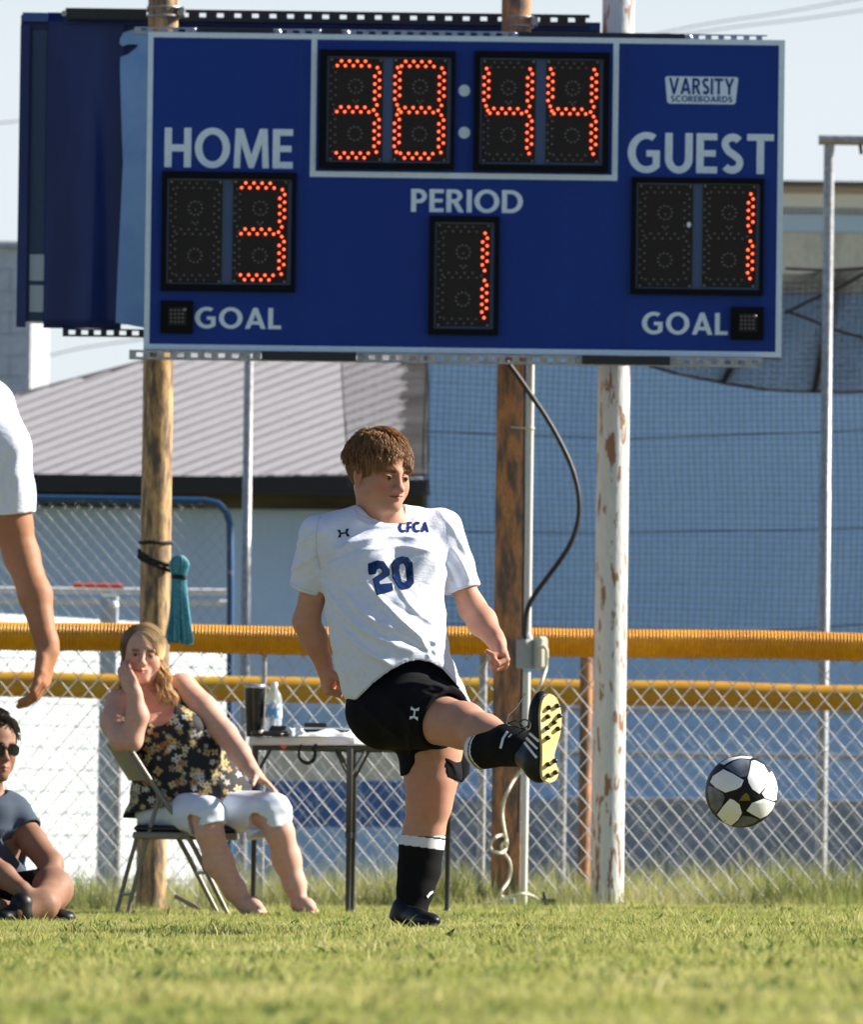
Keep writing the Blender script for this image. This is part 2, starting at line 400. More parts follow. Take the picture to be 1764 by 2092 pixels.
def scatter(name, pts, scl, protos, label):
    me = bpy.data.meshes.new(name); me.from_pydata([tuple(p) for p in pts], [], [])
    n = len(pts)
    a = me.attributes.new('sc', 'FLOAT', 'POINT'); a.data.foreach_set('value', np.asarray(scl, dtype=np.float32))
    a = me.attributes.new('ti', 'INT', 'POINT'); a.data.foreach_set('value', np.random.randint(0, len(protos), n).astype(np.int32))
    a = me.attributes.new('rz', 'FLOAT_VECTOR', 'POINT')
    rz = np.zeros((n,3), np.float32); rz[:,2] = np.random.rand(n)*6.283; rz[:,0] = np.random.randn(n)*.12; rz[:,1] = np.random.randn(n)*.12
    a.data.foreach_set('vector', rz.ravel())
    o = bpy.data.objects.new(name, me); link(o)
    ng = bpy.data.node_groups.new(name+'_nodes', 'GeometryNodeTree')
    ng.interface.new_socket('Geometry', in_out='INPUT', socket_type='NodeSocketGeometry')
    ng.interface.new_socket('Geometry', in_out='OUTPUT', socket_type='NodeSocketGeometry')
    N = ng.nodes; L = ng.links
    gi = N.new('NodeGroupInput'); go = N.new('NodeGroupOutput'); ip = N.new('GeometryNodeInstanceOnPoints'); j = N.new('GeometryNodeJoinGeometry')
    for p in protos:
        oi = N.new('GeometryNodeObjectInfo'); oi.inputs['Object'].default_value = p; oi.inputs['As Instance'].default_value = True
        L.new(oi.outputs['Geometry'], j.inputs[0])
    def attr(nm, t):
        a = N.new('GeometryNodeInputNamedAttribute'); a.data_type = t; a.inputs['Name'].default_value = nm; return a.outputs['Attribute']
    L.new(gi.outputs[0], ip.inputs['Points']); L.new(j.outputs[0], ip.inputs['Instance'])
    ip.inputs['Pick Instance'].default_value = True
    L.new(attr('ti','INT'), ip.inputs['Instance Index']); L.new(attr('rz','FLOAT_VECTOR'), ip.inputs['Rotation'])
    sc = attr('sc','FLOAT'); L.new(sc, ip.inputs['Scale']); L.new(ip.outputs[0], go.inputs[0])
    md = o.modifiers.new('scatter', 'NODES'); md.node_group = ng
    tag(o, kind='stuff'); o['label'] = label; o['category'] = 'grass'
    return o

def lawn():
    protos = [tuft('tuft_short', 14, .012, .034, .035, .0042, 1.1, M_grass) for _ in range(5)] + [tuft('tuft_mid', 9, .02, .046, .03, .0045, .9, M_grass) for _ in range(2)]
    pts = []; sc = []
    rng = np.random.default_rng(3)
    for y0 in np.arange(11.5, 44.6, .5):
        hw = .5*W/F*(y0+.5)*1.12+.35; area = 2*hw*.5; n = int(area*(1150 if y0 < 24 else 950)); ho = hw+3.2; no = int(2*(ho-hw)*.5*420)
        x = np.concatenate([rng.uniform(-hw, hw, n), rng.uniform(hw, ho, no)*rng.choice([-1,1], no)]); y = rng.uniform(y0, y0+.5, n+no)
        dens = .5+.5*np.sin(x*3.1+np.sin(y*1.3)*2)*np.sin(y*2.3+x)
        keep = rng.random(n+no) < .55+.45*dens
        for a, b, d in zip(x[keep], y[keep], dens[keep]):
            pts.append((a, b, ground_z(a, b))); sc.append(.44+.38*rng.random()+.18*d+(.9 if rng.random() < .006 else 0))
    scatter('lawn_grass', pts, sc, protos, 'short dry green turf covering the playing field')
lawn()
def weeds():
    protos = [tuft('weed_low', 9, .06, .16, .05, .005, .8, M_weed) for _ in range(4)] + [tuft('weed_tall', 5, .12, .27, .03, .0035, .6, M_weed) for _ in range(3)]
    rng = np.random.default_rng(5); pts = []; sc = []
    n = 12000
    x = rng.uniform(-3.6, 3.6, n); y = 42.9 + np.abs(rng.normal(2.1, 1.2, n))
    for a, b in zip(x, y):
        cl = .5+.5*math.sin(a*2.3+1.2)*math.sin(a*5.1+b); hs = .5+.75*cl
        hs *= min(1, max(.18, (b-42.9)/2.3))
        if rng.random() > .35+.65*cl: continue
        pts.append((a, b, ground_z(a, b)-.005)); sc.append(hs*rng.uniform(.6, 1.15))
    n = 6000
    x = rng.uniform(-5.5, 5.5, n); y = rng.uniform(47, 62, n)
    for a, b in zip(x, y): pts.append((a, b, ground_z(a, b)-.005)); sc.append(rng.uniform(.6, 1.2))
    scatter('fence_line_weeds', pts, sc, protos, 'long dry grass and weeds growing along the chain link fence')
    M_clover = leafmat('broad_leaves', (.06,.13,.03), (.10,.19,.045), (.18,.26,.07))
    pr = [tuft('clover_clump', 16, .010, .024, .06, .010, 1.3, M_clover) for _ in range(3)]+[tuft('dead_clump', 12, .006, .020, .06, .004, 2.0, leafmat('dead_blades', (.16,.10,.05), (.26,.18,.09), (.34,.27,.14))) for _ in range(2)]
    pts = []; sc = []
    for i in range(700):
        b = rng.uniform(12, 43); hw = .5*W/F*b*1.3+.4; a = rng.uniform(-hw, hw)
        for k in range(rng.integers(1, 6)):
            xx = a+rng.normal(0,.07); yy = b+rng.normal(0,.15); pts.append((xx, yy, ground_z(xx, yy)+.004)); sc.append(rng.uniform(.6,1.3))
    scatter('clover_patches', pts, sc, pr, 'dark broad leaved weeds and dead patches scattered through the turf')
weeds()

# ------------------------------------------------------------------ scoreboard
YB = 44.2; KB = 1/S(YB)
def rect(m, x0, y0, x1, y1, yf, yb):
    a = P(x0, y0, YB); b = P(x1, y1, YB)
    m.b2((a.x, yf, b.z), (b.x, yb, a.z))
def led_positions(segs):
    """segments a top, b upper right, c lower right, d bottom, e lower left, f upper left, g middle; pane-local units"""
    out = []
    def vert(x, y, n=10):
        q = [(x, y)]
        for i in range(1, n-1): q.append((x+(4.8 if i % 2 else -4.8), y+2.2+8*i*.98))
        q.append((x, y+76.5)); return q
    def hor(y, x0=19, n=9): return [(x0+8.2*i, y+(4.8 if i % 2 else -4.8)*(-1 if y > 150 else 1)*(-1)) for i in range(n)]
    if 'a' in segs: out += hor(12.5)
    if 'g' in segs: out += hor(107)
    if 'd' in segs: out += hor(201)
    if 'b' in segs: out += vert(101, 20.5)
    if 'c' in segs: out += vert(101, 117)
    if 'f' in segs: out += vert(11, 20.5)
    if 'e' in segs: out += vert(11, 117)
    if 'g' in segs and 'b' in segs: out.append((94.5, 107.5))
    if 'g' in segs and 'f' in segs: out.append((14.5, 106.5))
    return out
DIG = {'3': 'abgcd', '8': 'abcdefg', '4': 'fgbc', '1': 'bc', '': ''}

def led_mesh():
    m = MB(); n = 12; r1 = 2.1*KB; r2 = 3.6*KB
    c = [(r1*math.cos(2*math.pi*k/n), -.004, r1*math.sin(2*math.pi*k/n)) for k in range(n)]
    c2 = [(r2*math.cos(2*math.pi*k/n), 0, r2*math.sin(2*math.pi*k/n)) for k in range(n)]
    m.add(c+[(0,-.006,0)], [((k+1) % n, k, n) for k in range(n)])
    m.m = 1; m.add(c+c2, [(k, (k+1) % n, n+(k+1) % n, n+k) for k in range(n)])
    me = bpy.data.meshes.new('led'); me.from_pydata(m.v, [], m.f); me.materials.append(M_core); me.materials.append(M_ring)
    me.polygons.foreach_set('material_index', m.mi); return me
LED = led_mesh()

def scoreboard():
    a = P(303, 65, YB); b = P(1597, 730, YB); cx = (a.x+b.x)/2
    root = thing('scoreboard', 'blue electronic scoreboard with HOME, GUEST and PERIOD digits lit red', 'scoreboard', (cx, YB, b.z))
    yf = YB
    m = MB(); rect(m, 303, 65, 1597, 730, yf, yf+.18); m.build('cabinet', M_blue, root)
    # white border strips, 3 mm proud
    def strip(name, x0, y0, x1, y1, M=M_letter, d=.003):
        m = MB(); rect(m, x0, y0, x1, y1, yf-d, yf-.0002); return m.build(name, M, root)
    A = P(303,65,YB); B_ = P(1597,730,YB)
    def lstrip(name, x0, z0, x1, z1, d=.003, M=M_letter):
        m = MB(); m.b2((x0, yf-d, z0), (x1, yf-.0002, z1)); return m.build(name, M, root)
    w = 11*KB
    lstrip('border_strip', A.x, A.z-w, B_.x, A.z); lstrip('border_strip', A.x, B_.z, B_.x, B_.z+w)
    lstrip('border_strip', A.x, B_.z+w, A.x+w, A.z-w); lstrip('border_strip', B_.x-w*1.1, B_.z+w, B_.x, A.z-w)
    c1 = P(637, 80, YB); c2 = P(1262, 369, YB); w2 = 11.5*KB
    lstrip('clock_border', c1.x, c2.z, c2.x, c2.z+w2); lstrip('clock_border', c1.x, c2.z+w2, c1.x+w2, A.z-w); lstrip('clock_border', c2.x-w2, c2.z+w2, c2.x, A.z-w)
    # faint sheet seams
    for sx in (612, 1278):
        q = P(sx, 400, YB).x; m = MB(); m.b2((q, yf-.0012, B_.z+w), (q+.003, yf-.0002, A.z-w)); m.build('sheet_seam', M_navy, root)
    def text(txt, x0, y0, x1, y1, M=M_letter, d=.002, name='lettering'):
        wd, gl = word(txt); a = P(x0, y1, YB); b = P(x1, y0, YB)
        wpx = (x1-x0)*KB; hpx = (b.z-a.z); hpx = (y1-y0)*KB
        # remove roll: anchor on centre
        c = P((x0+x1)/2, (y0+y1)/2, YB)
        for ch, ps in zip(txt, gl):
            vs, fs = fill(ps); m = MB()
            V = [(c.x+(x/wd-.5)*wpx, yf-d, c.z+(y-.5)*hpx) for x, y in vs]
            n = len(V)
            m.add(V+[(v[0], yf-.0002, v[2]) for v in V], [tuple(f) for f in fs])
            for p in ps:
                k = len(p); o3 = [(c.x+(x/wd-.5)*wpx, c.z+(y-.5)*hpx) for x, y in p]
                m.add([(x, yf-d, z) for x, z in o3]+[(x, yf-.0002, z) for x, z in o3], [(i, (i+1) % k, k+(i+1) % k, k+i) for i in range(k)])
            m.build(name, M, root)
    text('HOME', 336, 262, 599, 343); text('GUEST', 1283, 272, 1582, 354)
    text('PERIOD', 840, 387, 1069, 434); text('GOAL', 398, 628, 575, 671); text('GOAL', 1312, 638, 1488, 683)
    # maker's plate
    m = MB(); c = P(1434, 184.5, YB)
    def pl(x, y): return (c.x+x*KB, c.z-y*KB)
    out = [(-75,-25),(-71,-28),(71,-28),(75,-25),(70,25),(66,28),(-66,28),(-70,25)]
    inn = [(-71,-22),(-68,-24.5),(68,-24.5),(71,-22),(66.5,22),(63,24.5),(-63,24.5),(-66.5,22)]
    vs, fs = fill([[pl(*p) for p in out]]); m.add([(x, yf-.002, z) for x, z in vs], fs); m.build('maker_plate', M_letter, root)
    text('VARSITY', 1367, 159.5, 1501, 193, M_blue, .0032, 'plate_lettering'); text('SCOREBOARDS', 1371, 196, 1497, 208.5, M_blue, .0032, 'plate_lettering')
    for (x, y) in ((949,185),(949,271)):
        m = MB(); q = P(x, y, YB); m.lathe((q.x, yf, q.z), [(12*KB, -.0002),(12*KB, .003),(0,.003)], 24, Vector((0,-1,0)), False); m.build('colon_dot', M_letter, root)
    # digit housings
    def housing(x0, y0, x1, y1, panes):
        m = MB(); d = .035; a = P(x0, y0, YB); b = P(x1, y1, YB)
        lo = min(p[0] for p in panes); hi = max(p[2] for p in panes)
        ia = P(lo-2, panes[0][1]-2, YB); ib = P(hi+2, panes[-1][3]+2, YB)
        m.b2((a.x, yf-d, ia.z), (b.x, yf-.0002, a.z)); m.b2((a.x, yf-d, b.z), (b.x, yf-.0002, ib.z))
        m.b2((a.x, yf-d, ib.z), (ia.x, yf-.0002, ia.z)); m.b2((ib.x, yf-d, ib.z), (b.x, yf-.0002, ia.z))
        h = m.build('digit_housing', M_house, root)
        m = MB(); m.b2((ia.x, yf-.008, ib.z), (ib.x, yf-.0004, ia.z)); m.build('divider_panel', mat('divider', (.03,.075,.2), .4) if 'divider' not in bpy.data.materials else bpy.data.materials['divider'], h)
        for (px0, py0, px1, py1, dg) in panes:
            a = P(px0, py0, YB); k = KB*(px1-px0)/115.0
            zb = a.z-KB*214
            m = MB(); m.b2((a.x, yf-.013, zb), (a.x+115*k, yf-.009, a.z)); m.build('digit_pane', M_digit, h)
            m = MB()   # thin pale edge of the clear cover and its screws
            e = 1.6*KB
            for bx in (((a.x, zb), (a.x+e, a.z)), ((a.x+115*k-e, zb), (a.x+115*k, a.z)), ((a.x+e, a.z-e), (a.x+115*k-e, a.z)), ((a.x+e, zb), (a.x+115*k-e, zb+e))):
                m.b2((bx[0][0], yf-.0155, bx[0][1]), (bx[1][0], yf-.0132, bx[1][1]))
            m.build('pane_rim', M_clear, h)
            m = MB()
            for sx in (7, 108):
                for sz in (5, 209): m.lathe((a.x+sx*k, yf-.0132, a.z-sz*KB), [(2.6*KB,0),(2.2*KB,.003),(0,.004)], 8, Vector((0,-1,0)))
            s = m.build('screw_heads', M_steel, h); s['kind'] = 'stuff'
            lit = led_positions(DIG[dg]); allp = led_positions('abcdefg')
            for (lx, ly) in lit:
                o = bpy.data.objects.new('led', LED); link(o, h); o.location = Vector((a.x+lx*k, yf-.0145, a.z-ly*KB)) - worigin(h)
            m = MB()
            ls = set((round(x), round(y)) for x, y in lit)
            for (lx, ly) in allp:
                if (round(lx), round(ly)) in ls: continue
                m.lathe((a.x+lx*k, yf-.0132, a.z-ly*KB), [(2.3*KB,0),(1.6*KB,.002),(0,.003)], 6, Vector((0,-1,0)))
            for cy in (59, 156):
                for q in range(11):
                    th = 2*math.pi*q/11; m.lathe((a.x+(57+14*math.cos(th))*k, yf-.0132, a.z-(cy+14*math.sin(th))*KB), [(2.2*KB,0),(1.5*KB,.0015),(0,.002)], 5, Vector((0,-1,0)))
            for q in ((57,62),(52,88),(62,88),(57,92)): m.lathe((a.x+q[0]*k, yf-.0132, a.z-q[1]*KB), [(2.0*KB,0),(0,.002)], 5, Vector((0,-1,0)))
            u = m.build('unlit_leds', M_unlit, h); u['kind'] = 'stuff'
    housing(332,350,603,597,[(344,366,458,580,''),(475,366,592,581,'3')])
    housing(878,441,1018,685,[(891,455,1006,671,'1')])
    housing(1291,362,1559,604,[(1303,375,1419,588,''),(1435,375,1549,591,'1')])
    housing(654,102,928,348,[(671,117,786,331,'3'),(802,118,918,333,'8')])
    housing(970,105,1243,353,[(984,120,1098,334,'4'),(1115,121,1229,337,'4')])
    for (x0,y0,x1,y1) in ((329,614,394,681),(1494,627,1560,694)):
        m = MB(); rect(m, x0, y0, x1, y1, yf-.035, yf-.0002); h = m.build('goal_lamp_housing', M_house, root)
        m = MB(); rect(m, x0+16, y0+14, x1-13, y1-16, yf-.040, yf-.0352); m.build('lamp_window', M_digit, h)
        m = MB()
        for i in range(4):
            for j in range(4):
                q = P(x0+21+i*8, y0+20+j*8, YB); m.lathe((q.x, yf-.0402, q.z), [(2.2*KB,0),(0,.003)], 6, Vector((0,-1,0)))
        u = m.build('unlit_leds', M_unlit, h); u['kind'] = 'stuff'
        m = MB(); q = P(x1-16, y0+19, YB); m.lathe((q.x, yf-.0402, q.z), [(3.2*KB,0),(0,.006)], 8, Vector((0,-1,0))); m.build('screw', M_steel, h)
scoreboard()
def smudge():
    q = P(1408, 459, YB); m = MB(); m.sphere((q.x, YB-.0145, q.z), (.010,.0015,.014), 10); r = [o for o in bpy.data.objects if o.name == 'scoreboard'][0]
    m.build('white_smudge', M_letter, r)
smudge()

def slotted_rail(name, label, x0, y0, x1, y1, Y, depth=.04, segs=None, slot=(26, 22, 9), M=M_steel, group=None, pl=None):
    """U-channel strut with a row of open slots; y is the centre line in reading units"""
    a = P(x0, y0, Y); b = P(x1, y1, Y); k = 1/S(Y); h = (pl or 24)*k; z = (a.z+b.z)/2
    sp, sw, sh = slot[0]*k, slot[1]*k*.62, slot[2]*k
    root = thing(name, label, 'rail', ((a.x+b.x)/2, Y, z), group)
    outer = [(a.x, z-h/2),(b.x, z-h/2),(b.x, z+h/2),(a.x, z+h/2)]
    m = MB(); n = int((b.x-a.x)/sp)
    # web built as top strip, bottom strip and bridges between slots
    m.b2((a.x, Y, z+sh/2), (b.x, Y+.003, z+h/2)); m.b2((a.x, Y, z-h/2), (b.x, Y+.003, z-sh/2))
    for i in range(n+1):
        xa = a.x+i*sp; xb = min(xa+sp-sw, b.x)
        m.b2((xa, Y+.0002, z-sh/2), (xb, Y+.0028, z+sh/2))
    m.build('slotted_web', M, root)
    m = MB(); m.b2((a.x, Y+.003, z+h/2-.003), (b.x, Y+depth, z+h/2)); m.b2((a.x, Y+.003, z-h/2), (b.x, Y+depth, z-h/2+.003)); m.build('flange', M, root)
    if segs:
        for (s0, s1) in segs:
            p0 = P(s0, y0, Y).x; p1 = P(s1, y0, Y).x
            m = MB(); m.bbox(((p0+p1)/2, Y-.006, z+.002), (p1-p0, .008, h*.92), .002); m.build('black_clamp_bar', M_black, root)
            for q in (p0-.02, p1+.02):
                m = MB(); m.lathe((q, Y, z), [(.016,0),(.016,.008),(.012,.012),(0,.013)], 6, Vector((0,-1,0)), False); m.build('bolt', M_steel, root)
    return root
slotted_rail('support_rail', 'lower slotted steel rail under the front scoreboard', 264, 723, 1558, 741, 44.16, segs=((535,728),(1190,1370)), pl=19, slot=(28,22,9))
slotted_rail('support_rail', 'upper slotted steel rail behind the top edge of the front scoreboard', 275, 64, 1568, 77, 44.42, segs=((405,560),(660,700),(1060,1400)), pl=15)
slotted_rail('support_rail', 'top slotted rail of the rear scoreboard, reaching left past the post', 134, 22, 1205, 48, 45.02, pl=24, slot=(36,22,10), M=M_black, segs=((140,300),))
slotted_rail('support_rail', 'bottom rail showing below the rear scoreboard at left', 128, 676, 420, 684, 44.98, pl=16, M=M_black)

def rear_board():
    Y = 45.1; k = 1/S(Y)
    a = P(42, 28, Y); b = P(1220, 670, Y)
    root = thing('rear_scoreboard', 'dark blue rear scoreboard seen from behind, offset to the left of the front one', 'scoreboard', ((a.x+b.x)/2, Y, b.z))
    m = MB(); m.b2((a.x, Y+.06, b.z), (b.x, Y+.22, a.z)); m.build('cabinet', M_navy, root)
    def q(x, y): p = P(x, y, Y); return p.x, p.z
    # left recessed edge, main sheet with a soft vertical crease, pale fold at right
    x0, z0 = q(42, 50); x1, z1 = q(52, 668)
    m = MB(); m.b2((x0, Y+.0, z1), (x1, Y+.06, z0)); m.build('edge_flange', M_navy, root)
    x0, z0 = q(66, 60); x1, z1 = q(92, 655)
    m = MB(); m.b2((x0, Y+.05, z1), (x1, Y+.058, z0)); m.build('side_channel', mat('channel_blue', (.02,.06,.15), .5, fine=.1), root)
    for (y0, y1) in ((518,572),(581,636)):
        x0, z0 = q(60, y0); x1, z1 = q(89, y1); m = MB(); m.b2((x0, Y+.044, z1), (x1, Y+.0496, z0)); m.build('sticker', M_label, root)
    # creased sheet
    nx = 40; nz = 30; vs = []; xs0, _ = q(93, 300); xs1, _ = q(252, 300); zt = q(95, 24)[1]; zb = q(95, 669)[1]
    for j in range(nz+1):
        t = j/nz
        for i in range(nx+1):
            s = i/nx; c = .58+.04*math.sin(t*3); wdt = .05+.09*t
            bul = .03*math.exp(-((s-c)/wdt)**2)*min(1, max(0, t-.22)*1.6)
            vs.append((xs0+(xs1-xs0)*s, Y+.03-bul, zt+(zb-zt)*t))
    m = MB(); m.smooth = True
    m.add(vs, [(j*(nx+1)+i, (j+1)*(nx+1)+i, (j+1)*(nx+1)+i+1, j*(nx+1)+i+1) for j in range(nz) for i in range(nx)])
    o = m.build('back_sheet', M_navy, root); sd = o.modifiers.new('solid', 'SOLIDIFY'); sd.thickness = .004; sd.offset = -1
    # pale fold with torn notch at the top
    poly = [(245,78),(252,66),(272,60),(310,60),(310,672),(236,658),(240,560),(246,440),(251,330),(248,250),(245,140),(246,116),(262,110),(280,96),(281,90),(262,90),(250,94),(244,88)]
    vs, fs = fill([[q(*p) for p in poly]]); m = MB(); m.add([(x, Y+.015, z) for x, z in vs], fs)
    o = m.build('folded_sheet', M_ltblue, root); sd = o.modifiers.new('solid', 'SOLIDIFY'); sd.thickness = .004
    x0, z0 = q(46, 25); x1, z1 = q(97, 44); m = MB(); m.b2((x0, Y+.005, z1), (x1, Y+.05, z0)); m.build('corner_cap', M_ltblue if False else mat('corner_blue', (.03,.09,.30), .5), root)
    x0, z0 = q(128, 36); x1, z1 = q(1222, 62); m = MB(); m.b2((x0, Y+.02, z1), (x1, Y+.055, z0)); m.build('top_cap', M_navy, root)
rear_board()

# ------------------------------------------------------------------ posts
def post(name, label, x_at, y_at, wpx, Y, ztop, M, yb, lump=.004, cat='post'):
    p = P(x_at, y_at, Y); r = wpx/2/S(Y); n = 24; m = MB(); zb = ground_z(p.x, Y)-.1
    prof = []; z = zb
    while z < ztop: prof.append((r*(1+random.uniform(-.006,.006)), z)); z += .06
    prof += [(r, ztop), (r*.9, ztop+.01), (0, ztop+.01)]
    m.lathe((p.x, Y, 0), prof, n); o = m.build(name, M, loc=(p.x, Y, zb+.1))
    tag(o, label, cat); return p.x, Y, r
zt = P(700, -60, 44.7).z
LP = post('steel_post', 'tan painted rusting steel post holding the left side of the scoreboard', 320, 1000, 62, 44.72, zt, M_tan, 0)
MP = post('steel_post', 'brown rusted steel post under the middle right of the scoreboard beside the conduit', 1043, 1000, 60, 44.72, zt, M_rust, 0)
RP = post('steel_post', 'white steel post with peeling paint and orange rust streaks, nearest the ball', 1252, 1000, 66, 44.72, zt, M_wpaint, 0)
def ubracket(px, py, w, lab):
    Y = 44.72; q = P(px, py, Y); m = MB(); k = 1/S(Y); r = w/2*k
    root = thing('pipe_clamp', lab, 'clamp', (q.x, Y, q.z))
    for dz in (-9, 9):
        m = MB(); m.lathe((q.x, Y, q.z+dz*k), [(r*1.02,-.006),(r*1.09,-.006),(r*1.09,.006),(r*1.02,.006)], 20); m.build('clamp_band', M_steel, root)
    m = MB(); m.bbox((q.x+r*1.1, Y-.03, q.z), (.03,.05,.045), .004); m.build('clamp_lug', M_steel, root)
ubracket(336, 25, 66, 'steel clamp banded round the left post above the boards')
ubracket(1060, 45, 60, 'steel clamp banded round the middle post above the boards')

# conduit, electrical box, cables
def conduit():
    Y = 44.52; k = 1/S(Y); x = P(1082, 1000, Y).x; zt = P(1085, 742, Y).z; z1 = P(1080, 1304, Y).z; z2 = P(1080, 1368, Y).z; zb = ground_z(x, Y)-.03
    root = thing('conduit_pipe', 'pale grey plastic conduit running down the right side of the rusted middle post', 'conduit', (x, Y, zb+.03))
    m = MB(); m.tube([(x,Y,z1+.02),(x,Y,zt)], 7.5*k, 14); m.build('pipe', M_pvc, root)
    m = MB(); m.tube([(x-.003,Y,zb),(x,Y,z2-.01)], 7.5*k, 14); m.build('pipe', M_pvc, root)
    m = MB(); m.lathe((x,Y,P(1080,875,Y).z), [(7.8*k,-.006),(8.8*k,-.006),(8.8*k,.006),(7.8*k,.006)], 14); m.tube([(x,Y-.01,P(1080,875,Y).z),(x-.09,Y-.01,P(1080,873,Y).z)], .004, 5); m.build('strap', M_cream, root)
    bx0 = P(1057,1306,Y); bx1 = P(1092,1366,Y)
    root2 = thing('electrical_box', 'grey outdoor outlet box with a clear bubble cover mounted on the conduit', 'electrical box', (bx0.x, Y, bx1.z))
    cx = (bx0.x+bx1.x)/2; cz = (bx0.z+bx1.z)/2
    Mr = Matrix.Rotation(math.radians(38), 3, 'Z')
    m = MB(); m.bbox((cx+.006, Y-.03, cz), (.078,.075,bx0.z-bx1.z), .005, Mr); m.build('box_body', M_boxg, root2)
    m = MB(); m.lathe((P(1078,1302,Y).x, Y-.03, bx0.z), [(.026,-.004),(.026,.012),(.018,.026),(.0,.03)], 14); m.build('cable_gland', M_boxg, root2)
    c0 = P(1107,1334,Y)
    m = MB(); m.bbox((c0.x-.004, Y-.055, c0.z), (.06,.055,.155), .014, Mr); m.build('bubble_cover', M_cream if False else mat('smoky_cover', (.55,.55,.47), .3), root2)
    m = MB(); m.tube([P(1104,1323,Y)-Vector((0,.1,0)), P(1112,1321,Y)-Vector((0,.11,0)), P(1117,1328,Y)-Vector((0,.11,0)), P(1117,1345,Y)-Vector((0,.10,0))], .009, 8); m.build('plug', M_cream, root2)
    # heavy black cable
    cp = [(1036,738),(1060,770),(1085,806),(1115,850),(1140,893),(1163,940),(1178,985),(1184,1030),(1180,1070),(1166,1110),(1144,1145),(1118,1180),(1094,1213),(1078,1245),(1073,1290),(1075,1304)]
    m = MB(); m.tube([P(x, y, 44.45+.02*math.sin(y*.01)) for x, y in smooth_path(cp)], 5.2*k, 8)
    tag(m.build('power_cable', M_cable, loc=P(1075,1304,44.45)), 'thick black cable bowing out from the board down to the outlet box', 'cable')
    m = MB(); m.tube([P(1074,742,44.55), P(1072,900,44.55), P(1071,1100,44.55), P(1069,1250,44.55), P(1065,1500,44.55), P(1059,1700,44.55)], .007, 6)
    tag(m.build('thin_cable', M_cable, loc=P(1059,1700,44.55)), 'thin black wire run straight down beside the conduit', 'cable')
    cp = [(1117,1345),(1116,1365),(1108,1390),(1097,1415),(1092,1450),(1085,1520),(1070,1565),(1052,1590),(1040,1612),(1030,1635),(1027,1665),(1032,1700),(1036,1720),(1033,1735),(1022,1742),(1008,1738),(1002,1728),(1006,1716),(1018,1707),(1030,1706),(1035,1716),(1026,1726),(1030,1740),(1040,1755),(1044,1775),(1038,1800),(1026,1818),(1024,1828),(1036,1832),(1060,1826),(1080,1826),(1098,1836),(1110,1850),(1112,1860)]
    Yc = 44.36
    m = MB(); m.tube([P(x, y, Yc+.03*math.sin(i*.35)) for i, (x, y) in enumerate(smooth_path(cp))], 3.3*k, 7)
    tag(m.build('extension_cord', M_cream, loc=P(1112,1860,Yc)), 'cream extension cord hanging in loops from the outlet box to the grass', 'cord')
    q = P(1120,1862,Yc); root3 = thing('cord_connector', 'small black plug end lying in the grass beside the cord', 'plug', (q.x, Yc, ground_z(q.x,Yc)))
    z = ground_z(q.x, Yc)+.025
    m = MB(); m.bbox((q.x, Yc, z+.01), (.085,.05,.035), .006); m.build('body', M_cable, root3)
    m = MB(); m.tube([(q.x-.012,Yc,z+.02),(q.x-.02,Yc,z+.06)], [.014,.008], 8); m.build('neck', M_cable, root3)
    q = P(1020,1857,44.3); z = ground_z(q.x, 44.3)+.03
    root4 = thing('power_adapter', 'pale grey junction box lying at the foot of the rusted middle post', 'box', (q.x, 44.3, z-.03))
    m = MB(); m.bbox((q.x+.02, 44.3, z+.004), (.11,.08,.035), .005, Matrix.Rotation(math.radians(-6),3,'Y')); m.build('body', M_boxg, root4)
    m = MB(); m.bbox((q.x-.05, 44.28, z-.004), (.06,.06,.02), .004); m.build('lid', M_boxg, root4)
conduit()

# ------------------------------------------------------------------ chain link
def wire_mesh(name, hw, rise, z0, z1, r, flip, hook=.004, sides=4):
    """one zigzag wire of a chain link fabric centred on x=0; neighbours are mirror images so that bends interlock"""
    pts = []; z = z1; sg = -1 if flip else 1
    if flip: z -= 0
    pts.append(Vector((-sg*hw*.45, 0, z1+rise*.22)))
    while z > z0:
        pts.append(Vector((sg*hw*1.03, hook*sg, z))); z -= rise/2; sg = -sg
    m = MB(); q = []
    for a, b in zip(pts, pts[1:]): q += [a.lerp(b, .04), a.lerp(b, .96)]
    m.tube(q, r, sides, caps=False)
    me = bpy.data.meshes.new(name); me.from_pydata([tuple(v) for v in m.v], [], m.f)
    me.polygons.foreach_set('use_smooth', [True]*len(m.f)); return me

def chain_fence(root, Y, x0, x1, pitch, rise, ztop, zbot, r, M, phase=0, name='fence_wire', single=True):
    mes = [wire_mesh(name, pitch/4, rise, zbot, ztop, r, fl) for fl in (False, True)]
    for me in mes: me.materials.append(M)
    n = int((x1-x0)/(pitch/2))
    if single:
        for i in range(n+1):
            o = bpy.data.objects.new(name, mes[i % 2]); link(o, root); o.location = Vector((x0+phase+i*pitch/2, Y, 0))-root.location
    else:
        mb = MB(); mb.smooth = True
        for i in range(n+1):
            me = mes[i % 2]; mb.add([(v.co.x+x0+phase+i*pitch/2, v.co.y+Y, v.co.z) for v in me.vertices], [tuple(p.vertices) for p in me.polygons])
        o = mb.build('chain_link_fabric', M, root); o['kind'] = 'stuff'

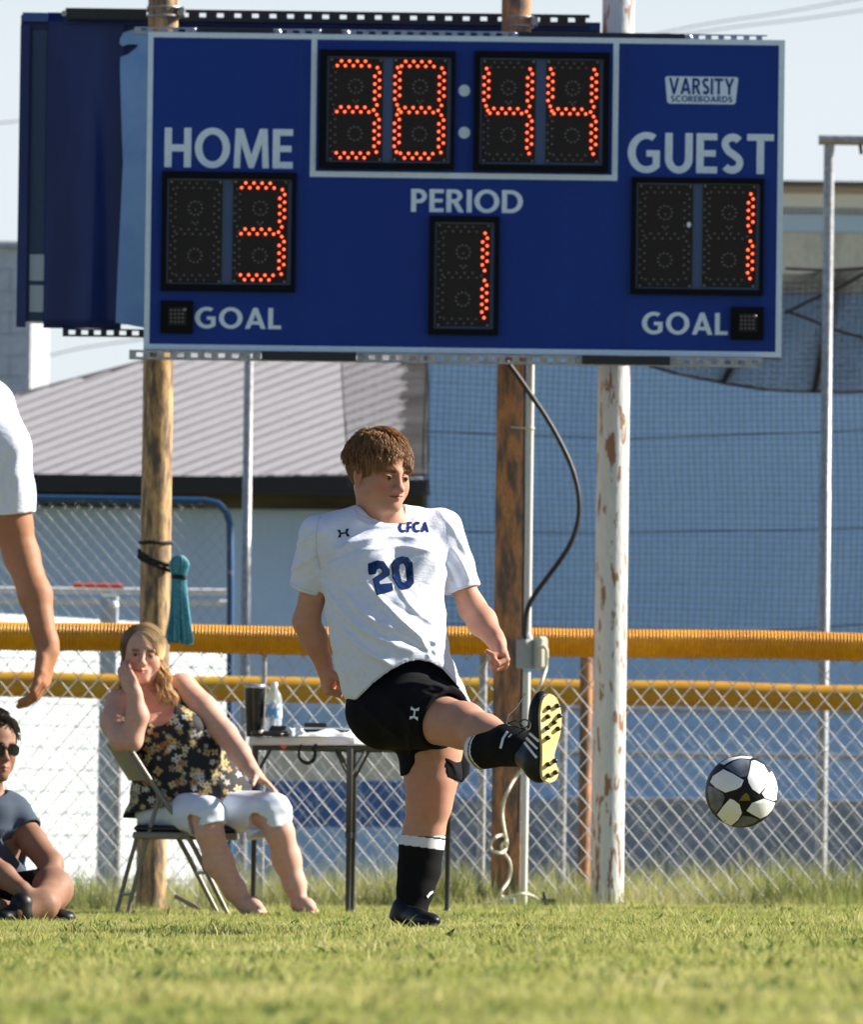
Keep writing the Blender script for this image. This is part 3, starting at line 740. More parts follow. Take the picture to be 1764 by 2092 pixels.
def corrugated(Y, x0, x1, zc, r, M, parent, pitch=.0165, depth=.0045, n=20):
    L_ = x1-x0; nr = int(L_/pitch); xs = []; rs = []
    for i in range(nr):
        for (f, d) in ((0,1),(.25,1),(.5,0),(.75,0)): xs.append(x0+(i+f)*pitch); rs.append(r-(0 if d else depth))
    xs = np.array(xs); rs = np.array(rs); m = len(xs)
    zz = zc + .004*np.sin(xs*1.7) + .003*np.sin(xs*4.3+1)
    th = np.arange(n)*2*np.pi/n
    v = np.stack([np.repeat(xs, n), Y+(rs[:,None]*np.cos(th)).ravel(), (zz[:,None]+rs[:,None]*np.sin(th)).ravel()], 1)
    i = np.arange(m-1)[:,None]*n; k = np.arange(n)[None,:]; k2 = (k+1) % n
    f = np.stack([i+k, i+k2, i+n+k2, i+n+k], -1).reshape(-1,4)
    me = bpy.data.meshes.new('tube'); org = worigin(parent)
    me.from_pydata((v-np.array(org)).tolist(), [], f.tolist()); me.materials.append(M)
    me.polygons.foreach_set('use_smooth', [True]*len(f)); o = bpy.data.objects.new('corrugated_cap', me); link(o, parent)
    try: me.set_sharp_from_angle(angle=math.radians(40))
    except Exception: pass

def fences():
    Y = 45.35; k = 1/S(Y); zc = P(882, 1309.5, Y).z; r = 30*k
    root = thing('chain_link_fence', 'near chain link fence capped with ribbed bright yellow tubing', 'fence', (0, Y, ground_z(0,Y)))
    corrugated(Y, -6.0, 6.0, zc, r, M_yel, root)
    chain_fence(root, Y, -6.0, 6.0, 41.8*k, 49.5*k, P(882,1344,Y).z, ground_z(0,Y)-.02, .0023, M_wire, phase=.03)
    for px in (985, 537, -150, -1000, 1990, 3000):
        p = P(px, 1600, Y+.05); m = MB(); zt = zc-.02 if px != 537 else P(537, 1510, Y).z*1+.0
        m.tube([(p.x, Y+.05, ground_z(p.x,Y)-.05), (p.x, Y+.05, zc-.02)], (8.5 if px != 537 else 5)*k, 14); m.build('fence_post', M_steel, root)
    # second fence
    Y = 54.0; k = 1/S(Y); zc = P(882, 1411, Y).z
    root = thing('chain_link_fence', 'far chain link fence with a smooth dull yellow top tube', 'fence', (0, Y, 0))
    pts = []
    for i in range(60):
        x = -7.6+i*15.2/59; pts.append((x, Y, zc+.006*math.sin(x*1.9)+.004*math.sin(x*5)))
    m = MB(); m.tube(pts, 26*k, 16); m.build('top_tube', M_yel2, root)
    chain_fence(root, Y, -7.4, 7.4, .085, .1, zc-.05, -.05, .0014, M_steel, single=False)
    for px in (1150, 240, 1960):
        p = P(px, 1600, Y); m = MB(); m.tube([(p.x, Y+.05, -.05),(p.x, Y+.05, P(px,1442,Y).z)], 8*k, 12); m.sphere((p.x, Y+.05, P(px,1442,Y).z), 8.5*k); m.build('fence_post', M_steel, root)
fences()

# ------------------------------------------------------------------ cage poles, net
def poles():
    Y = 56.0; k = 1/S(Y)
    for (px, y0, y1, w, lab, bar) in ((505, 560, 1880, 21, 'tall galvanised pole standing behind the left of the board', False), (1687, 290, 1830, 24, 'tall galvanised cage pole with a top bar at far right', True)):
        p = P(px, 1000, Y); zt = P(px, y0, Y).z; rt = thing('cage_pole', lab, 'pole', (p.x, Y, ground_z(p.x, Y)))
        m = MB(); m.tube([(p.x, Y, -.05),(p.x, Y, (zt-.05)*.55),(p.x, Y, (zt-.05)*.551),(p.x, Y, zt)], [w/2*k,w/2*k,w/2*k*.93,w/2*k*.93], 14); m.build('upright', M_steel, rt)
        if bar:
            e = P(1673, 292, Y); f = P(2300, 300, Y)
            m = MB(); m.tube([(e.x, Y-.02, zt+.01),(f.x, Y-.02, zt+.01)], 10*k, 12); m.build('top_bar', M_steel, rt)
            q = P(1757, 318, Y); m = MB(); m.tube([(q.x, Y-.02, zt), (q.x+.01, Y-.02, zt-.07)], .012, 6); m.build('hook', M_black, rt)
poles()

def net(name, label, Y, quad, nx, ny, sag, r, M, jit=.004, ycurve=0, cords=()):
    """twine net between four corners (reading units TL, TR, BR, BL), every strand a thin ribbon pair"""
    tl, tr, br, bl = [P(x, y, Y) for x, y in quad]
    def pt(u, v):
        p = (tl.lerp(tr, u)).lerp(bl.lerp(br, u), v)
        p = p + Vector((0, ycurve*math.sin(u*3.1), -sag*math.sin(math.pi*u)*(1)))
        p.x += .012*math.sin(v*9+u*4)*1; p.z += .010*math.sin(u*11+v*5)
        return p
    mb = MB(); mb.smooth = True
    def strand(pts, rr):
        mb.tube(pts, rr, 3, caps=False)
    for i in range(nx+1):
        u = i/nx; strand([pt(u+random.uniform(-jit,jit)*.3, j/14) for j in range(15)], r)
    for j in range(ny+1):
        v = j/ny; strand([pt(i/18, v) for i in range(19)], r*(1.25 if j % 9 == 0 else 1))
    for c in cords: mb.tube([pt(*q) for q in c], r*2.1, 5)
    o = mb.build(name, M, loc=tl); tag(o, label, 'net'); return o
net('batting_net', 'large square mesh netting hung in front of the blue wall', 57.0, ((868,560),(2250,560),(2250,1330),(868,1330)), 105, 62, .05, .0018, M_net,
    cords=(((0,0),(0,.25),(0,.5),(0,.75),(0,1)), ((0,.68),(.25,.67),(.5,.66),(.75,.65),(1,.63)), ((0,.42),(.3,.415),(.6,.4),(1,.38)), ((0,.92),(.25,.93),(.5,.92),(.8,.905),(1,.9))))
net('net_flap', 'fine dark netting draped over the corner of the metal roof', 56.8, ((694,560),(872,560),(878,1010),(712,990)), 30, 66, 0, .0020, M_net2, cords=(((0,0),(0,.5),(0,1)), ((.98,0),(.98,.5),(.98,1)), ((0,1),(.5,.97),(1,1))))
def swag():
    # heavy folded net hanging in a curve at upper right
    Y = 56.6; low = smooth_path([(1200,690),(1330,748),(1440,775),(1560,795),(1680,801),(1770,800),(1950,780),(2150,720)], 10)
    up = smooth_path([(1200,540),(1400,545),(1605,560),(1690,552),(1764,545),(1900,540),(2150,535)], 10)
    mb = MB(); mb.smooth = True
    def at(path, t):
        i = t*(len(path)-1); a = int(min(i, len(path)-2)); f = i-a
        return (path[a][0]*(1-f)+path[a+1][0]*f, path[a][1]*(1-f)+path[a+1][1]*f)
    for j in range(80):
        v = j/79
        mb.tube([P(*(tuple(np.array(at(up,t))*(1-v)+np.array(at(low,t))*v)), Y+.03*math.sin(j*1.3+t*9)) for t in np.linspace(0,1,36)], (.0018 if j < 79 else .012), 3, caps=False)
    for i in range(260):
        t = i/259
        a = at(up, t); b = at(low, min(1,max(0,t+.03*math.sin(i*.11))))
        mb.tube([P(a[0]*(1-v)+b[0]*v, a[1]*(1-v)+b[1]*v, Y-.02+.02*math.sin(v*5+i*.2)) for v in np.linspace(0,1,9)], .0018, 3, caps=False)
    for c in (((1605,635),(1650,650),(1700,672),(1800,700)),((1605,640),(1660,612),(1720,585),(1800,540)),((1605,548),(1690,552),(1800,545))):
        mb.tube([P(x, y, Y-.08) for x, y in c], .010, 5)
    o = mb.build('gathered_net', M_net2, loc=P(1560,700,Y)); tag(o, 'heavy grey net gathered in a sagging curve at upper right', 'net')
swag()

# ------------------------------------------------------------------ buildings
def bands(root, Y, th, items):
    for nm, x0, y0, x1, y1, M, dy in items:
        a = P(x0, y0, Y); b = P(x1, y1, Y); m = MB(); m.b2((a.x, Y-dy, b.z), (b.x, Y-dy+th, a.z)); m.build(nm, M, root)
def big_building():
    Y = 80.0; k = 1/S(Y); a = P(872, 385, Y); b = P(2700, 1830, Y); zc = lambda y: P(1690, y, Y).z
    root = thing('field_house', 'large pale blue sided building filling the right background', 'building', ((a.x+b.x)/2, Y, 0))
    m = MB(); m.b2((a.x, Y+.05, -.2), (b.x, Y+9, zc(392))); m.build('wall_core', M_wallblue, root)
    x0, x1 = a.x, b.x
    def band(nm, y0, y1, M, dy=.0, xa=None):
        m = MB(); m.b2((xa if xa is not None else x0, Y-dy, zc(y1)), (x1, Y+.049, zc(y0))); m.build(nm, M, root)
    # clapboards: every board its own piece, slightly tilted
    ys = np.arange(600, 1700, 37.0)
    for y in ys:
        z1 = zc(y); z0 = zc(y+37); m = MB()
        m.add([(x0, Y+.0, z0),(x1, Y+.0, z0),(x1, Y+.012, z1),(x0, Y+.012, z1),(x0, Y+.048, z0),(x1, Y+.048, z0),(x1, Y+.048, z1),(x0, Y+.048, z1)],
              [(0,1,2,3),(0,4,5,1),(0,3,7,4),(1,5,6,2),(3,2,6,7)], False)
        m.build('clapboard', M_wallblue, root)
    band('beige_wall', 475, 598, M_beige, .0); band('pale_wall_strip', 437, 474, mat('pale_strip', (.55,.72,.90), .6), .02); band('gutter_line', 427, 436, M_steel, .1)
    band('fascia', 398, 426, mat('cream_fascia', (.9,.9,.88), .6), .14); band('roof_edge', 384, 397, mat('roof_edge_tan', (.6,.5,.42), .7), .2)
    m = MB(); m.b2((x0-.3, Y-.6, zc(384)), (x1, Y+9.3, zc(380))); m.build('roof', M_roof, root)
    band('foundation', 1640, 1900, M_foot, .06)
big_building()

def shed():
    Y = 70.0
    root = thing('equipment_shed', 'low shed with a ribbed grey metal roof and black eave', 'building', P(400, 1790, Y))
    E0 = P(-760, 993, Y+.3); E1 = P(872, 966, Y); up = Vector((.80,.52,.335)).normalized()
    e = (E1-E0); n_ = e.cross(up).normalized()
    if n_.z < 0: n_ = -n_
    poly = [(-760,993),(872,966),(874,560),(290,735),(60,795),(-760,1000-0)]
    poly = [(-760,994),(872,967),(876,585),(290,735),(60,795),(-760,960)]
    def onplane(px, py):
        d = P(px, py, 50)-CAM; t = (E0-CAM).dot(n_)/d.dot(n_); return CAM+d*t
    th = .03; q = [onplane(*p) for p in poly]; nq = len(q); m = MB()
    m.add(q+[v-n_*th for v in q], [tuple(range(nq)), tuple(range(2*nq-1, nq-1, -1))]+[(i, (i+1) % nq, nq+(i+1) % nq, nq+i) for i in range(nq)]); m.build('roof_panel', M_roof, root)
    def topx(v):
        d = v-CAM; c = Vector((d.dot(_r), d.dot(_u), d.dot(_f))); return W/2+F*c.x/c.z, H/2-F*c.y/c.z
    d = e.normalized(); nr = 30
    for i in range(nr*3):
        c = E0+e*((i+.5)/(nr*3)); L = 0
        while L < 14 and inside([poly], *topx(c+up*(L+.3)+Vector((0,0,.001)))): L += .1
        if L < .3: continue
        big = i % 3 == 0; w = .024 if big else .010; h = .010 if big else .004
        a = [c-d*w*1.5, c-d*w+n_*h, c+d*w+n_*h, c+d*w*1.5]; m = MB(); m.add(a+[v+up*L for v in a], [(0,1,5,4),(1,2,6,5),(2,3,7,6),(0,3,2,1),(4,5,6,7)])
        m.build('roof_rib' if big else 'minor_rib', M_rib, root)
    # eave and gable
    def bx(nm, x0, y0, x1, y1, ya, yb, M):
        ym = min((y0+y1)/2, 1200); a = P(500, y0, ya); b = P(500, y1, ya); xa = P(x0, ym, ya).x; xb = P(x1, ym, ya).x; m = MB(); m.b2((xa, ya, b.z), (xb, yb, a.z)); m.build(nm, M, root)
    bx('gutter', -700, 973, 874, 1006, Y-.12, Y+.245, M_dark)
    bx('soffit_beam', 300, 1000, 874, 1037, Y+.25, Y+.495, M_olive)
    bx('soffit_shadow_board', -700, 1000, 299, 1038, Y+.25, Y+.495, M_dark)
    for i in range(11):
        xa = -160+i*94.3; bx('wall_panel', xa, 1037, xa+94.0, 1830, Y+.5, Y+.6, M_shedwall)
    bx('wall_core', -158, 1030, 872, 1830, Y+.61, Y+3.0, M_shedwall)
shed()
def block_building():
    Y = 92.0; a = P(-300, 490, Y); b = P(46, 1850, Y)
    root = thing('block_building', 'grey concrete block building behind the roof at far left', 'building', ((a.x+b.x)/2, Y, 0))
    m = MB(); m.b2((a.x, Y+.03, -.2), (b.x-.02, Y+5, a.z-.05)); m.build('wall_core', M_foot, root)
    Mb = mat('pale_block', (.62,.64,.66), .9, col2=(.5,.52,.54), scale=1.5, lo=.4, hi=.7, fine=.1, bscale=20)
    bh = 44/S(Y); bw = 88/S(Y); z = a.z-.06; j = 0
    while z > 1.5:
        x = b.x; i = 0
        if j % 2: 
            m = MB(); m.b2((x-bw/2+.006, Y, z-bh+.006), (x, Y+.029, z)); m.build('block', Mb, root); x -= bw/2
        while x > a.x:
            m = MB(); m.b2((x-bw+.006, Y+random.uniform(0,.004), z-bh+.006), (x, Y+.029, z)); m.build('block', Mb, root); x -= bw
        z -= bh; j += 1
    m = MB(); m.b2((a.x-.1, Y-.1, a.z-.05), (b.x+.05, Y+5.1, a.z)); m.build('coping', Mb, root)
    q = P(95, 880, Y-2); m = MB(); m.bbox((q.x-.1, Y-1, q.z), (.25,.4,.12), .02); m.build('ledge', Mb, root)
block_building()

def white_wall():
    # sunlit white dugout wall running away from the camera at left
    a = P(-140, 1245, 60.0); b = P(478, 1245, 63.5); zb = -.05
    root = thing('white_dugout_wall', 'sunlit white boarded wall behind the fence at left', 'wall', (a.x, 60, 0))
    d = Vector((b.x-a.x, 3.5, 0)); n = Vector((d.y, -d.x, 0)).normalized(); n = n if n.x > 0 else -n
    nb = 13; zt = a.z
    for i in range(nb):
        z1 = zt-(zt-zb)*i/nb; z0 = zt-(zt-zb)*(i+1)/nb+.008
        o0 = n*random.uniform(0,.004); q = [a+o0, a+d*1+o0]
        v = []
        for p in q:
            for z in (z0, z1):
                for t in (0, .03): v.append((p.x-n.x*t, p.y-n.y*t, z))
        m = MB(); m.add(v, [(0,4,6,2),(1,3,7,5),(2,6,7,3),(0,1,5,4),(0,2,3,1),(4,5,7,6)], False); m.build('wall_board', M_wallwhite, root)
    Y = 59.0; k = 1/S(Y)
    for i, y in enumerate((1203,1226)):
        p = P(-60, y, Y); q = P(470, y+5, Y)
        m = MB(); m.tube([p, q], 6*k, 10); m.build('top_rail', M_white, root)
    p = P(218, 1600, 57); 
    r2 = thing('bracket_post', 'pale square post with a round cap behind the fence at left', 'post', (p.x, 57, 0)); k = 1/S(57)
    m = MB(); m.bbox((p.x, 57, (P(218,1215,57).z-.1)/2), (36*k, .1, P(218,1215,57).z+.1), .006); m.build('shaft', mat('pale_blue_post', (.45,.55,.62), .6, fine=.1), r2)
    m = MB(); q = P(233,1237,56.9); m.sphere((q.x, 56.88, q.z), .03); m.build('knob', M_white, r2)
    p = P(150, 1195, 58.4); q = P(252, 1197, 58.4)
    m = MB(); m.tube([p, q], 5*k, 8); tag(m.build('red_bar', M_red, loc=p), 'short red bar seen through the blue framed gate', 'bar')
white_wall()

def gate():
    Y = 55.2; k = 1/S(Y)
    root = thing('cage_gate', 'blue pipe framed chain link gate with rounded corner', 'gate', P(270, 1800, Y))
    cp = [(-60,1016),(100,1018),(300,1021),(420,1023),(446,1028),(462,1045),(470,1070),(471,1200),(470,1400),(468,1830)]
    m = MB(); m.tube([P(x, y, Y) for x, y in cp], 7.5*k, 10); m.build('frame_pipe', M_gate, root)
    x0 = P(-60,1200,Y).x; x1 = P(466,1200,Y).x
    chain_fence(root, Y+.03, x0, x1, .075, .085, P(200,1034,Y).z, 0, .0014, M_steel, single=False)
gate()
def panels():
    Y = 66.0; root = thing('dugout_bench_wall', 'low boarded wall with beige, strong blue and pale blue bands behind the table', 'wall', (P(700,1800,Y).x, Y, 0))
    rows = [(1445,1497,M_wallblue),(1499,1592,M_beige),(1594,1690,M_strong),(1692,1830,M_wallblue)]
    for (y0, y1, M) in rows:
        for i in range(5):
            xa = 478+i*86; a = P(xa, y0, Y); b = P(xa+84.5, y1, Y); ax = P(xa, 1640, Y).x; bx_ = P(xa+84.5, 1640, Y).x; m = MB(); m.b2((ax, Y+random.uniform(0,.006), b.z), (bx_, Y+.05, a.z)); m.build('wall_board', M, root)
    Y2 = 68
    for (px, w, lab, M) in ((1197, 26, 'rusty brown pole behind the fence right of the raised boot', M_rust),):
        p = P(px, 1500, 52.5); m = MB(); m.tube([(p.x, 52.5, -.05),(p.x, 52.5, P(px,1300,52.5).z)], w/2/S(52.5), 12); tag(m.build('rusty_pole', M, loc=(p.x,52.5,0)), lab, 'pole')
    # bleacher planks seen through the fence at right
    Y = 62.0; r = thing('bleacher', 'weathered bleacher planks behind the fence on the right', 'bleacher', (P(1500,1700,Y).x, Y, 0))
    for i, y in enumerate((1448, 1538, 1632)):
        a = P(1150, y, Y+1.4-.7*i); b = P(2100, y+9, Y+1.4-.7*i); m = MB(); m.bbox(((a.x+b.x)/2, Y+1.4-.7*i, a.z), (b.x-a.x, .26, .035), .004); m.build('plank', M_foot, r)
    for px in (1232, 1850):
        a = P(px, 1450, Y+1.5); m = MB(); m.b2((a.x-.02, Y+1.5, 0), (a.x+.02, Y+1.54, a.z)); m.tube([(a.x, Y+1.4, a.z-.03),(a.x, Y-.1, .35)], .02, 6); m.build('bleacher_frame', M_foot, r)
panels()
def wires():
    for (p, Y, lab) in ((((1300,78),(1450,48),(1620,22),(1900,-30)), 140, 'faint overhead wire sloping across the sky at upper right'), (((1300,86),(1480,58),(1660,36),(1900,0)), 141, 'lower of the two overhead wires at upper right'), (((-100,262),(20,249),(200,232)), 140, 'overhead wire at the left edge behind the rear board'), (((40,745),(160,712),(330,688)), 139, 'overhead wire low in the sky below the rear board')):
        m = MB(); m.tube([P(x, y, Y) for x, y in smooth_path(list(p))], .010, 5); tag(m.build('overhead_wire', M_steel, loc=P(p[0][0],p[0][1],Y)), lab, 'wire')
wires()
# ------------------------------------------------------------------ sculpting: signed distance shapes blended and meshed
class SDF:
    """list of blended solids evaluated on grids; every solid only touches the grid cells near it"""
    def __init__(s): s.ops = []
    def _add(s, kind, fn, lo, hi, k): s.ops.append((kind, fn, np.array(lo, float), np.array(hi, float), k))
    def cap(s, a, b, ra, rb, k=.015, op='add', flat=None):
        a = np.array(a, float); b = np.array(b, float); ab = b-a; L2 = max(float(ab@ab), 1e-9)
        def fn(X, Y, Z):
            t = np.clip(((X-a[0])*ab[0]+(Y-a[1])*ab[1]+(Z-a[2])*ab[2])/L2, 0, 1)
            dx = X-a[0]-t*ab[0]; dy = Y-a[1]-t*ab[1]; dz = Z-a[2]-t*ab[2]
            if flat is not None:
                n, f = flat; q = (dx*n[0]+dy*n[1]+dz*n[2])*(f-1); dx = dx+q*n[0]; dy = dy+q*n[1]; dz = dz+q*n[2]
            d = np.sqrt(dx*dx+dy*dy+dz*dz)-(ra+(rb-ra)*t)
            return d/(flat[1]**.5) if flat is not None and flat[1] > 1 else d
        R = max(ra, rb)*(1.0 if flat is None or flat[1] >= 1 else 1/flat[1])
        s._add(op, fn, np.minimum(a, b)-R, np.maximum(a, b)+R, k)
    def chain(s, pts, rs, k=.015, flat=None):
        for i in range(len(pts)-1): s.cap(pts[i], pts[i+1], rs[i], rs[i+1], k, flat=flat)
    def ell(s, c, r, M=None, k=.015, op='add'):
        c = np.array(c, float); r = np.array(r, float); M = np.eye(3) if M is None else np.array(M, float)   # columns = local axes
        def fn(X, Y, Z):
            x = X-c[0]; y = Y-c[1]; z = Z-c[2]
            l = [(x*M[0,i]+y*M[1,i]+z*M[2,i])/r[i] for i in range(3)]
            k0 = np.sqrt(l[0]**2+l[1]**2+l[2]**2)+1e-9
            k1 = np.sqrt(sum((l[i]/r[i])**2 for i in range(3)))+1e-9
            return k0*(k0-1)/k1
        e = np.abs(M) @ r
        s._add(op, fn, c-e, c+e, k)
    def box(s, c, h, M=None, rad=.005, k=.01, op='add'):
        c = np.array(c, float); h = np.array(h, float)-rad; M = np.eye(3) if M is None else np.array(M, float)
        def fn(X, Y, Z):
            x = X-c[0]; y = Y-c[1]; z = Z-c[2]
            q = [np.abs(x*M[0,i]+y*M[1,i]+z*M[2,i])-h[i] for i in range(3)]
            return np.sqrt(sum(np.maximum(a, 0)**2 for a in q))+np.minimum(np.maximum(np.maximum(q[0], q[1]), q[2]), 0)-rad
        e = np.abs(M) @ (h+rad)
        s._add(op, fn, c-e, c+e, k)
    def loft(s, secs, k=.02, pw=2.3, op='add', inset=0.0):
        """sections (cx, cy, z, rx, ry, yaw) from low z to high z"""
        A = np.array(secs, float); A = A[np.argsort(A[:,2])]
        def fn(X, Y, Z):
            zz = np.clip(Z, A[0,2], A[-1,2])
            g = [np.interp(zz, A[:,2], A[:,i]) for i in (0,1,3,4,5)]
            ca = np.cos(g[4]); sa = np.sin(g[4]); dx = X-g[0]; dy = Y-g[1]
            lx = (dx*ca+dy*sa); ly = (-dx*sa+dy*ca); rx = g[2]-inset; ry = g[3]-inset
            q = (np.abs(lx/rx)**pw+np.abs(ly/ry)**pw)**(1/pw)
            d = (q-1)*np.minimum(rx, ry)
            ez = np.maximum(np.maximum(A[0,2]-Z, Z-A[-1,2]), 0)
            return np.where(ez > 0, np.sqrt(np.maximum(d, 0)**2+ez*ez), d)
        R = max(A[:,3].max(), A[:,4].max())
        s._add(op, fn, (A[:,0].min()-R, A[:,1].min()-R, A[0,2]-.01), (A[:,0].max()+R, A[:,1].max()+R, A[-1,2]+.01), k)
    def field(s, fn, kind='warp'): s.ops.append((kind, fn, None, None, 0))
    def grid(s, lo, hi, h):
        ax = [np.arange(lo[i], hi[i]+h, h, dtype=np.float32) for i in range(3)]
        D = np.full([len(a) for a in ax], .2, np.float32)
        for kind, fn, l, u, k in s.ops:
            if l is None: sl = [slice(0, len(a)) for a in ax]
            else:
                pad = k+.05 if kind == 'add' else k+.02; sl = []
                for i in range(3):
                    a0 = int(np.searchsorted(ax[i], l[i]-pad)); a1 = int(np.searchsorted(ax[i], u[i]+pad)); sl.append(slice(a0, a1))
                if any(q.start >= q.stop for q in sl): continue
            G = np.meshgrid(*[ax[i][sl[i]] for i in range(3)], indexing='ij', sparse=True)
            sl = tuple(sl); cur = D[sl]
            if kind == 'warp': D[sl] = cur+fn(*G, cur); continue
            if kind == 'cut': D[sl] = np.maximum(cur, fn(*G)); continue
            d = fn(*G).astype(np.float32)
            if kind == 'add':
                hh = np.maximum(k-np.abs(cur-d), 0)/k if k > 0 else 0
                D[sl] = np.minimum(cur, d)-(hh*hh*k*.25)
            elif kind == 'sub':
                d = -d; hh = np.maximum(k-np.abs(cur-d), 0)/k
                D[sl] = np.maximum(cur, d)+hh*hh*k*.25
        return ax, D
    def mesh(s, lo, hi, h, holes=()):
        ax, D = s.grid(lo, hi, h)
        B = D < 0; nx, ny, nz = D.shape
        cnt = np.zeros((nx-1, ny-1, nz-1), np.uint8)
        for a in (0,1):
            for b in (0,1):
                for c in (0,1): cnt += B[a:nx-1+a, b:ny-1+b, c:nz-1+c]
        I = np.argwhere((cnt > 0) & (cnt < 8))
        if len(I) == 0: return np.zeros((0,3)), np.zeros((0,4), int)
        flat = (I[:,0]*(ny-1)+I[:,1])*(nz-1)+I[:,2]
        acc = np.zeros((len(I), 3)); n = np.zeros(len(I))
        cs = [(a,b,c) for a in (0,1) for b in (0,1) for c in (0,1)]
        val = {c: D[I[:,0]+c[0], I[:,1]+c[1], I[:,2]+c[2]] for c in cs}
        for c in cs:
            for i in range(3):
                if c[i] == 0:
                    c2 = list(c); c2[i] = 1; c2 = tuple(c2); v0 = val[c]; v1 = val[c2]; m = (v0 < 0) != (v1 < 0)
                    t = np.where(m, v0/np.where(m, v0-v1, 1), 0)
                    p = np.zeros((len(I),3)); 
                    for j in range(3): p[:,j] = c[j]
                    p[:,i] += t; acc += p*m[:,None]; n += m
        V = (I+acc/np.maximum(n,1)[:,None])*h+np.array([a[0] for a in ax])
        quads = []
        st = ((ny-1)*(nz-1), nz-1, 1)
        for i in range(3):
            s0 = [slice(1,-1)]*3; s0[i] = slice(0,-1); s1 = list(s0); s1[i] = slice(1,None)
            b0 = B[tuple(s0)]; b1 = B[tuple(s1)]
            E = np.argwhere(b0 != b1)
            if len(E) == 0: continue
            off = np.ones(3, int); off[i] = 0; E = E+off
            j, k = (i+1) % 3, (i+2) % 3
            base = E[:,0]*st[0]+E[:,1]*st[1]+E[:,2]*st[2]
            q = np.stack([base-st[j]-st[k], base-st[k], base, base-st[j]], 1)
            fl = B[E[:,0], E[:,1], E[:,2]] 
            q = np.where(fl[:,None], q, q[:,::-1])
            quads.append(q)
        Q = np.concatenate(quads); Q = np.searchsorted(flat, Q)
        if holes:
            c = V[Q].mean(1); keep = np.ones(len(Q), bool)
            for (l, u) in holes:
                l = np.array(l)+h*.8; u = np.array(u)-h*.8
                keep &= ~np.all((c > l) & (c < u), axis=1)
            Q = Q[keep]
        return V, Q
    def bounds(s):
        lo = np.min([o[2] for o in s.ops if o[0] == 'add'], 0); hi = np.max([o[3] for o in s.ops if o[0] == 'add'], 0); return lo-.02, hi+.02

def sdf_object(sd, name, h, mats, parent, fine=(), color=None, clip=None):
    """fine: list of (lo, hi, h) boxes re-meshed at higher resolution. coordinates are world"""
    lo, hi = sd.bounds()
    if clip is not None: lo = np.maximum(lo, clip[0]); hi = np.minimum(hi, clip[1])
    V, Q = sd.mesh(lo, hi, h, [(f[0], f[1]) for f in fine])
    Vs = [V]; Qs = [Q]; n = len(V)
    for (l, u, hh) in fine:
        v, q = sd.mesh(l, u, hh); Vs.append(v); Qs.append(q+n); n += len(v)
    V = np.concatenate(Vs); Q = np.concatenate(Qs)
    used = np.unique(Q); mp = np.zeros(n, int); mp[used] = np.arange(len(used)); V = V[used]; Q = mp[Q]
    org = np.array(worigin(parent)) if parent is not None else np.zeros(3)
    me = bpy.data.meshes.new(name); L = V-org
    me.vertices.add(len(V)); me.vertices.foreach_set('co', L.ravel().astype(np.float32))
    me.loops.add(Q.size); me.loops.foreach_set('vertex_index', Q.ravel().astype(np.int32))
    me.polygons.add(len(Q)); me.polygons.foreach_set('loop_start', np.arange(0, Q.size, 4, dtype=np.int32))
    me.polygons.foreach_set('loop_total', np.full(len(Q), 4, np.int32))
    me.polygons.foreach_set('use_smooth', np.ones(len(Q), bool)); me.update(calc_edges=True); me.validate()
    for m in (mats if isinstance(mats, (list, tuple)) else [mats]): me.materials.append(m)
    if color is not None:
        c = color(V); a = me.color_attributes.new('col', 'FLOAT_COLOR', 'POINT')
        a.data.foreach_set('color', np.concatenate([c, np.ones((len(V),1))], 1).ravel().astype(np.float32))
    o = bpy.data.objects.new(name, me); link(o, parent); return o

def bvh_world(o):
    org = worigin(o); me = o.data
    return BVHTree.FromPolygons([v.co+org for v in me.vertices], [tuple(p.vertices) for p in me.polygons])

def decal(polys, bvhs, parent, name, M, lift=.0015, step=5, near=26):
    """print: outlines in photo reading units laid on a cloth surface, following its folds"""
    vs, fs = fill(polys, step); V = []; ok = []
    for (x, y) in vs:
        d = (P(x, y, 30)-CAM).normalized(); best = None
        for b in bvhs:
            hit = b.ray_cast(CAM+d*near, d, 12)
            if hit[0] is not None and (best is None or hit[3] < best[3]): best = hit
        if best is None: V.append(Vector((0,0,0))); ok.append(False)
        else:
            n = best[1]; n = n if n.dot(d) < 0 else -n
            V.append(best[0]+n*lift); ok.append(True)
    fs = [f for f in fs if all(ok[i] for i in f)]
    m = MB(); m.smooth = True; m.add(V, fs); return m.build(name, M, parent)

def v3(*a): return np.array(a, float)
def unit(v): v = np.array(v, float); return v/np.linalg.norm(v)
def rot_about(v, ax, ang):
    ax = unit(ax); v = np.array(v, float)
    return v*math.cos(ang)+np.cross(ax, v)*math.sin(ang)+ax*(ax@v)*(1-math.cos(ang))

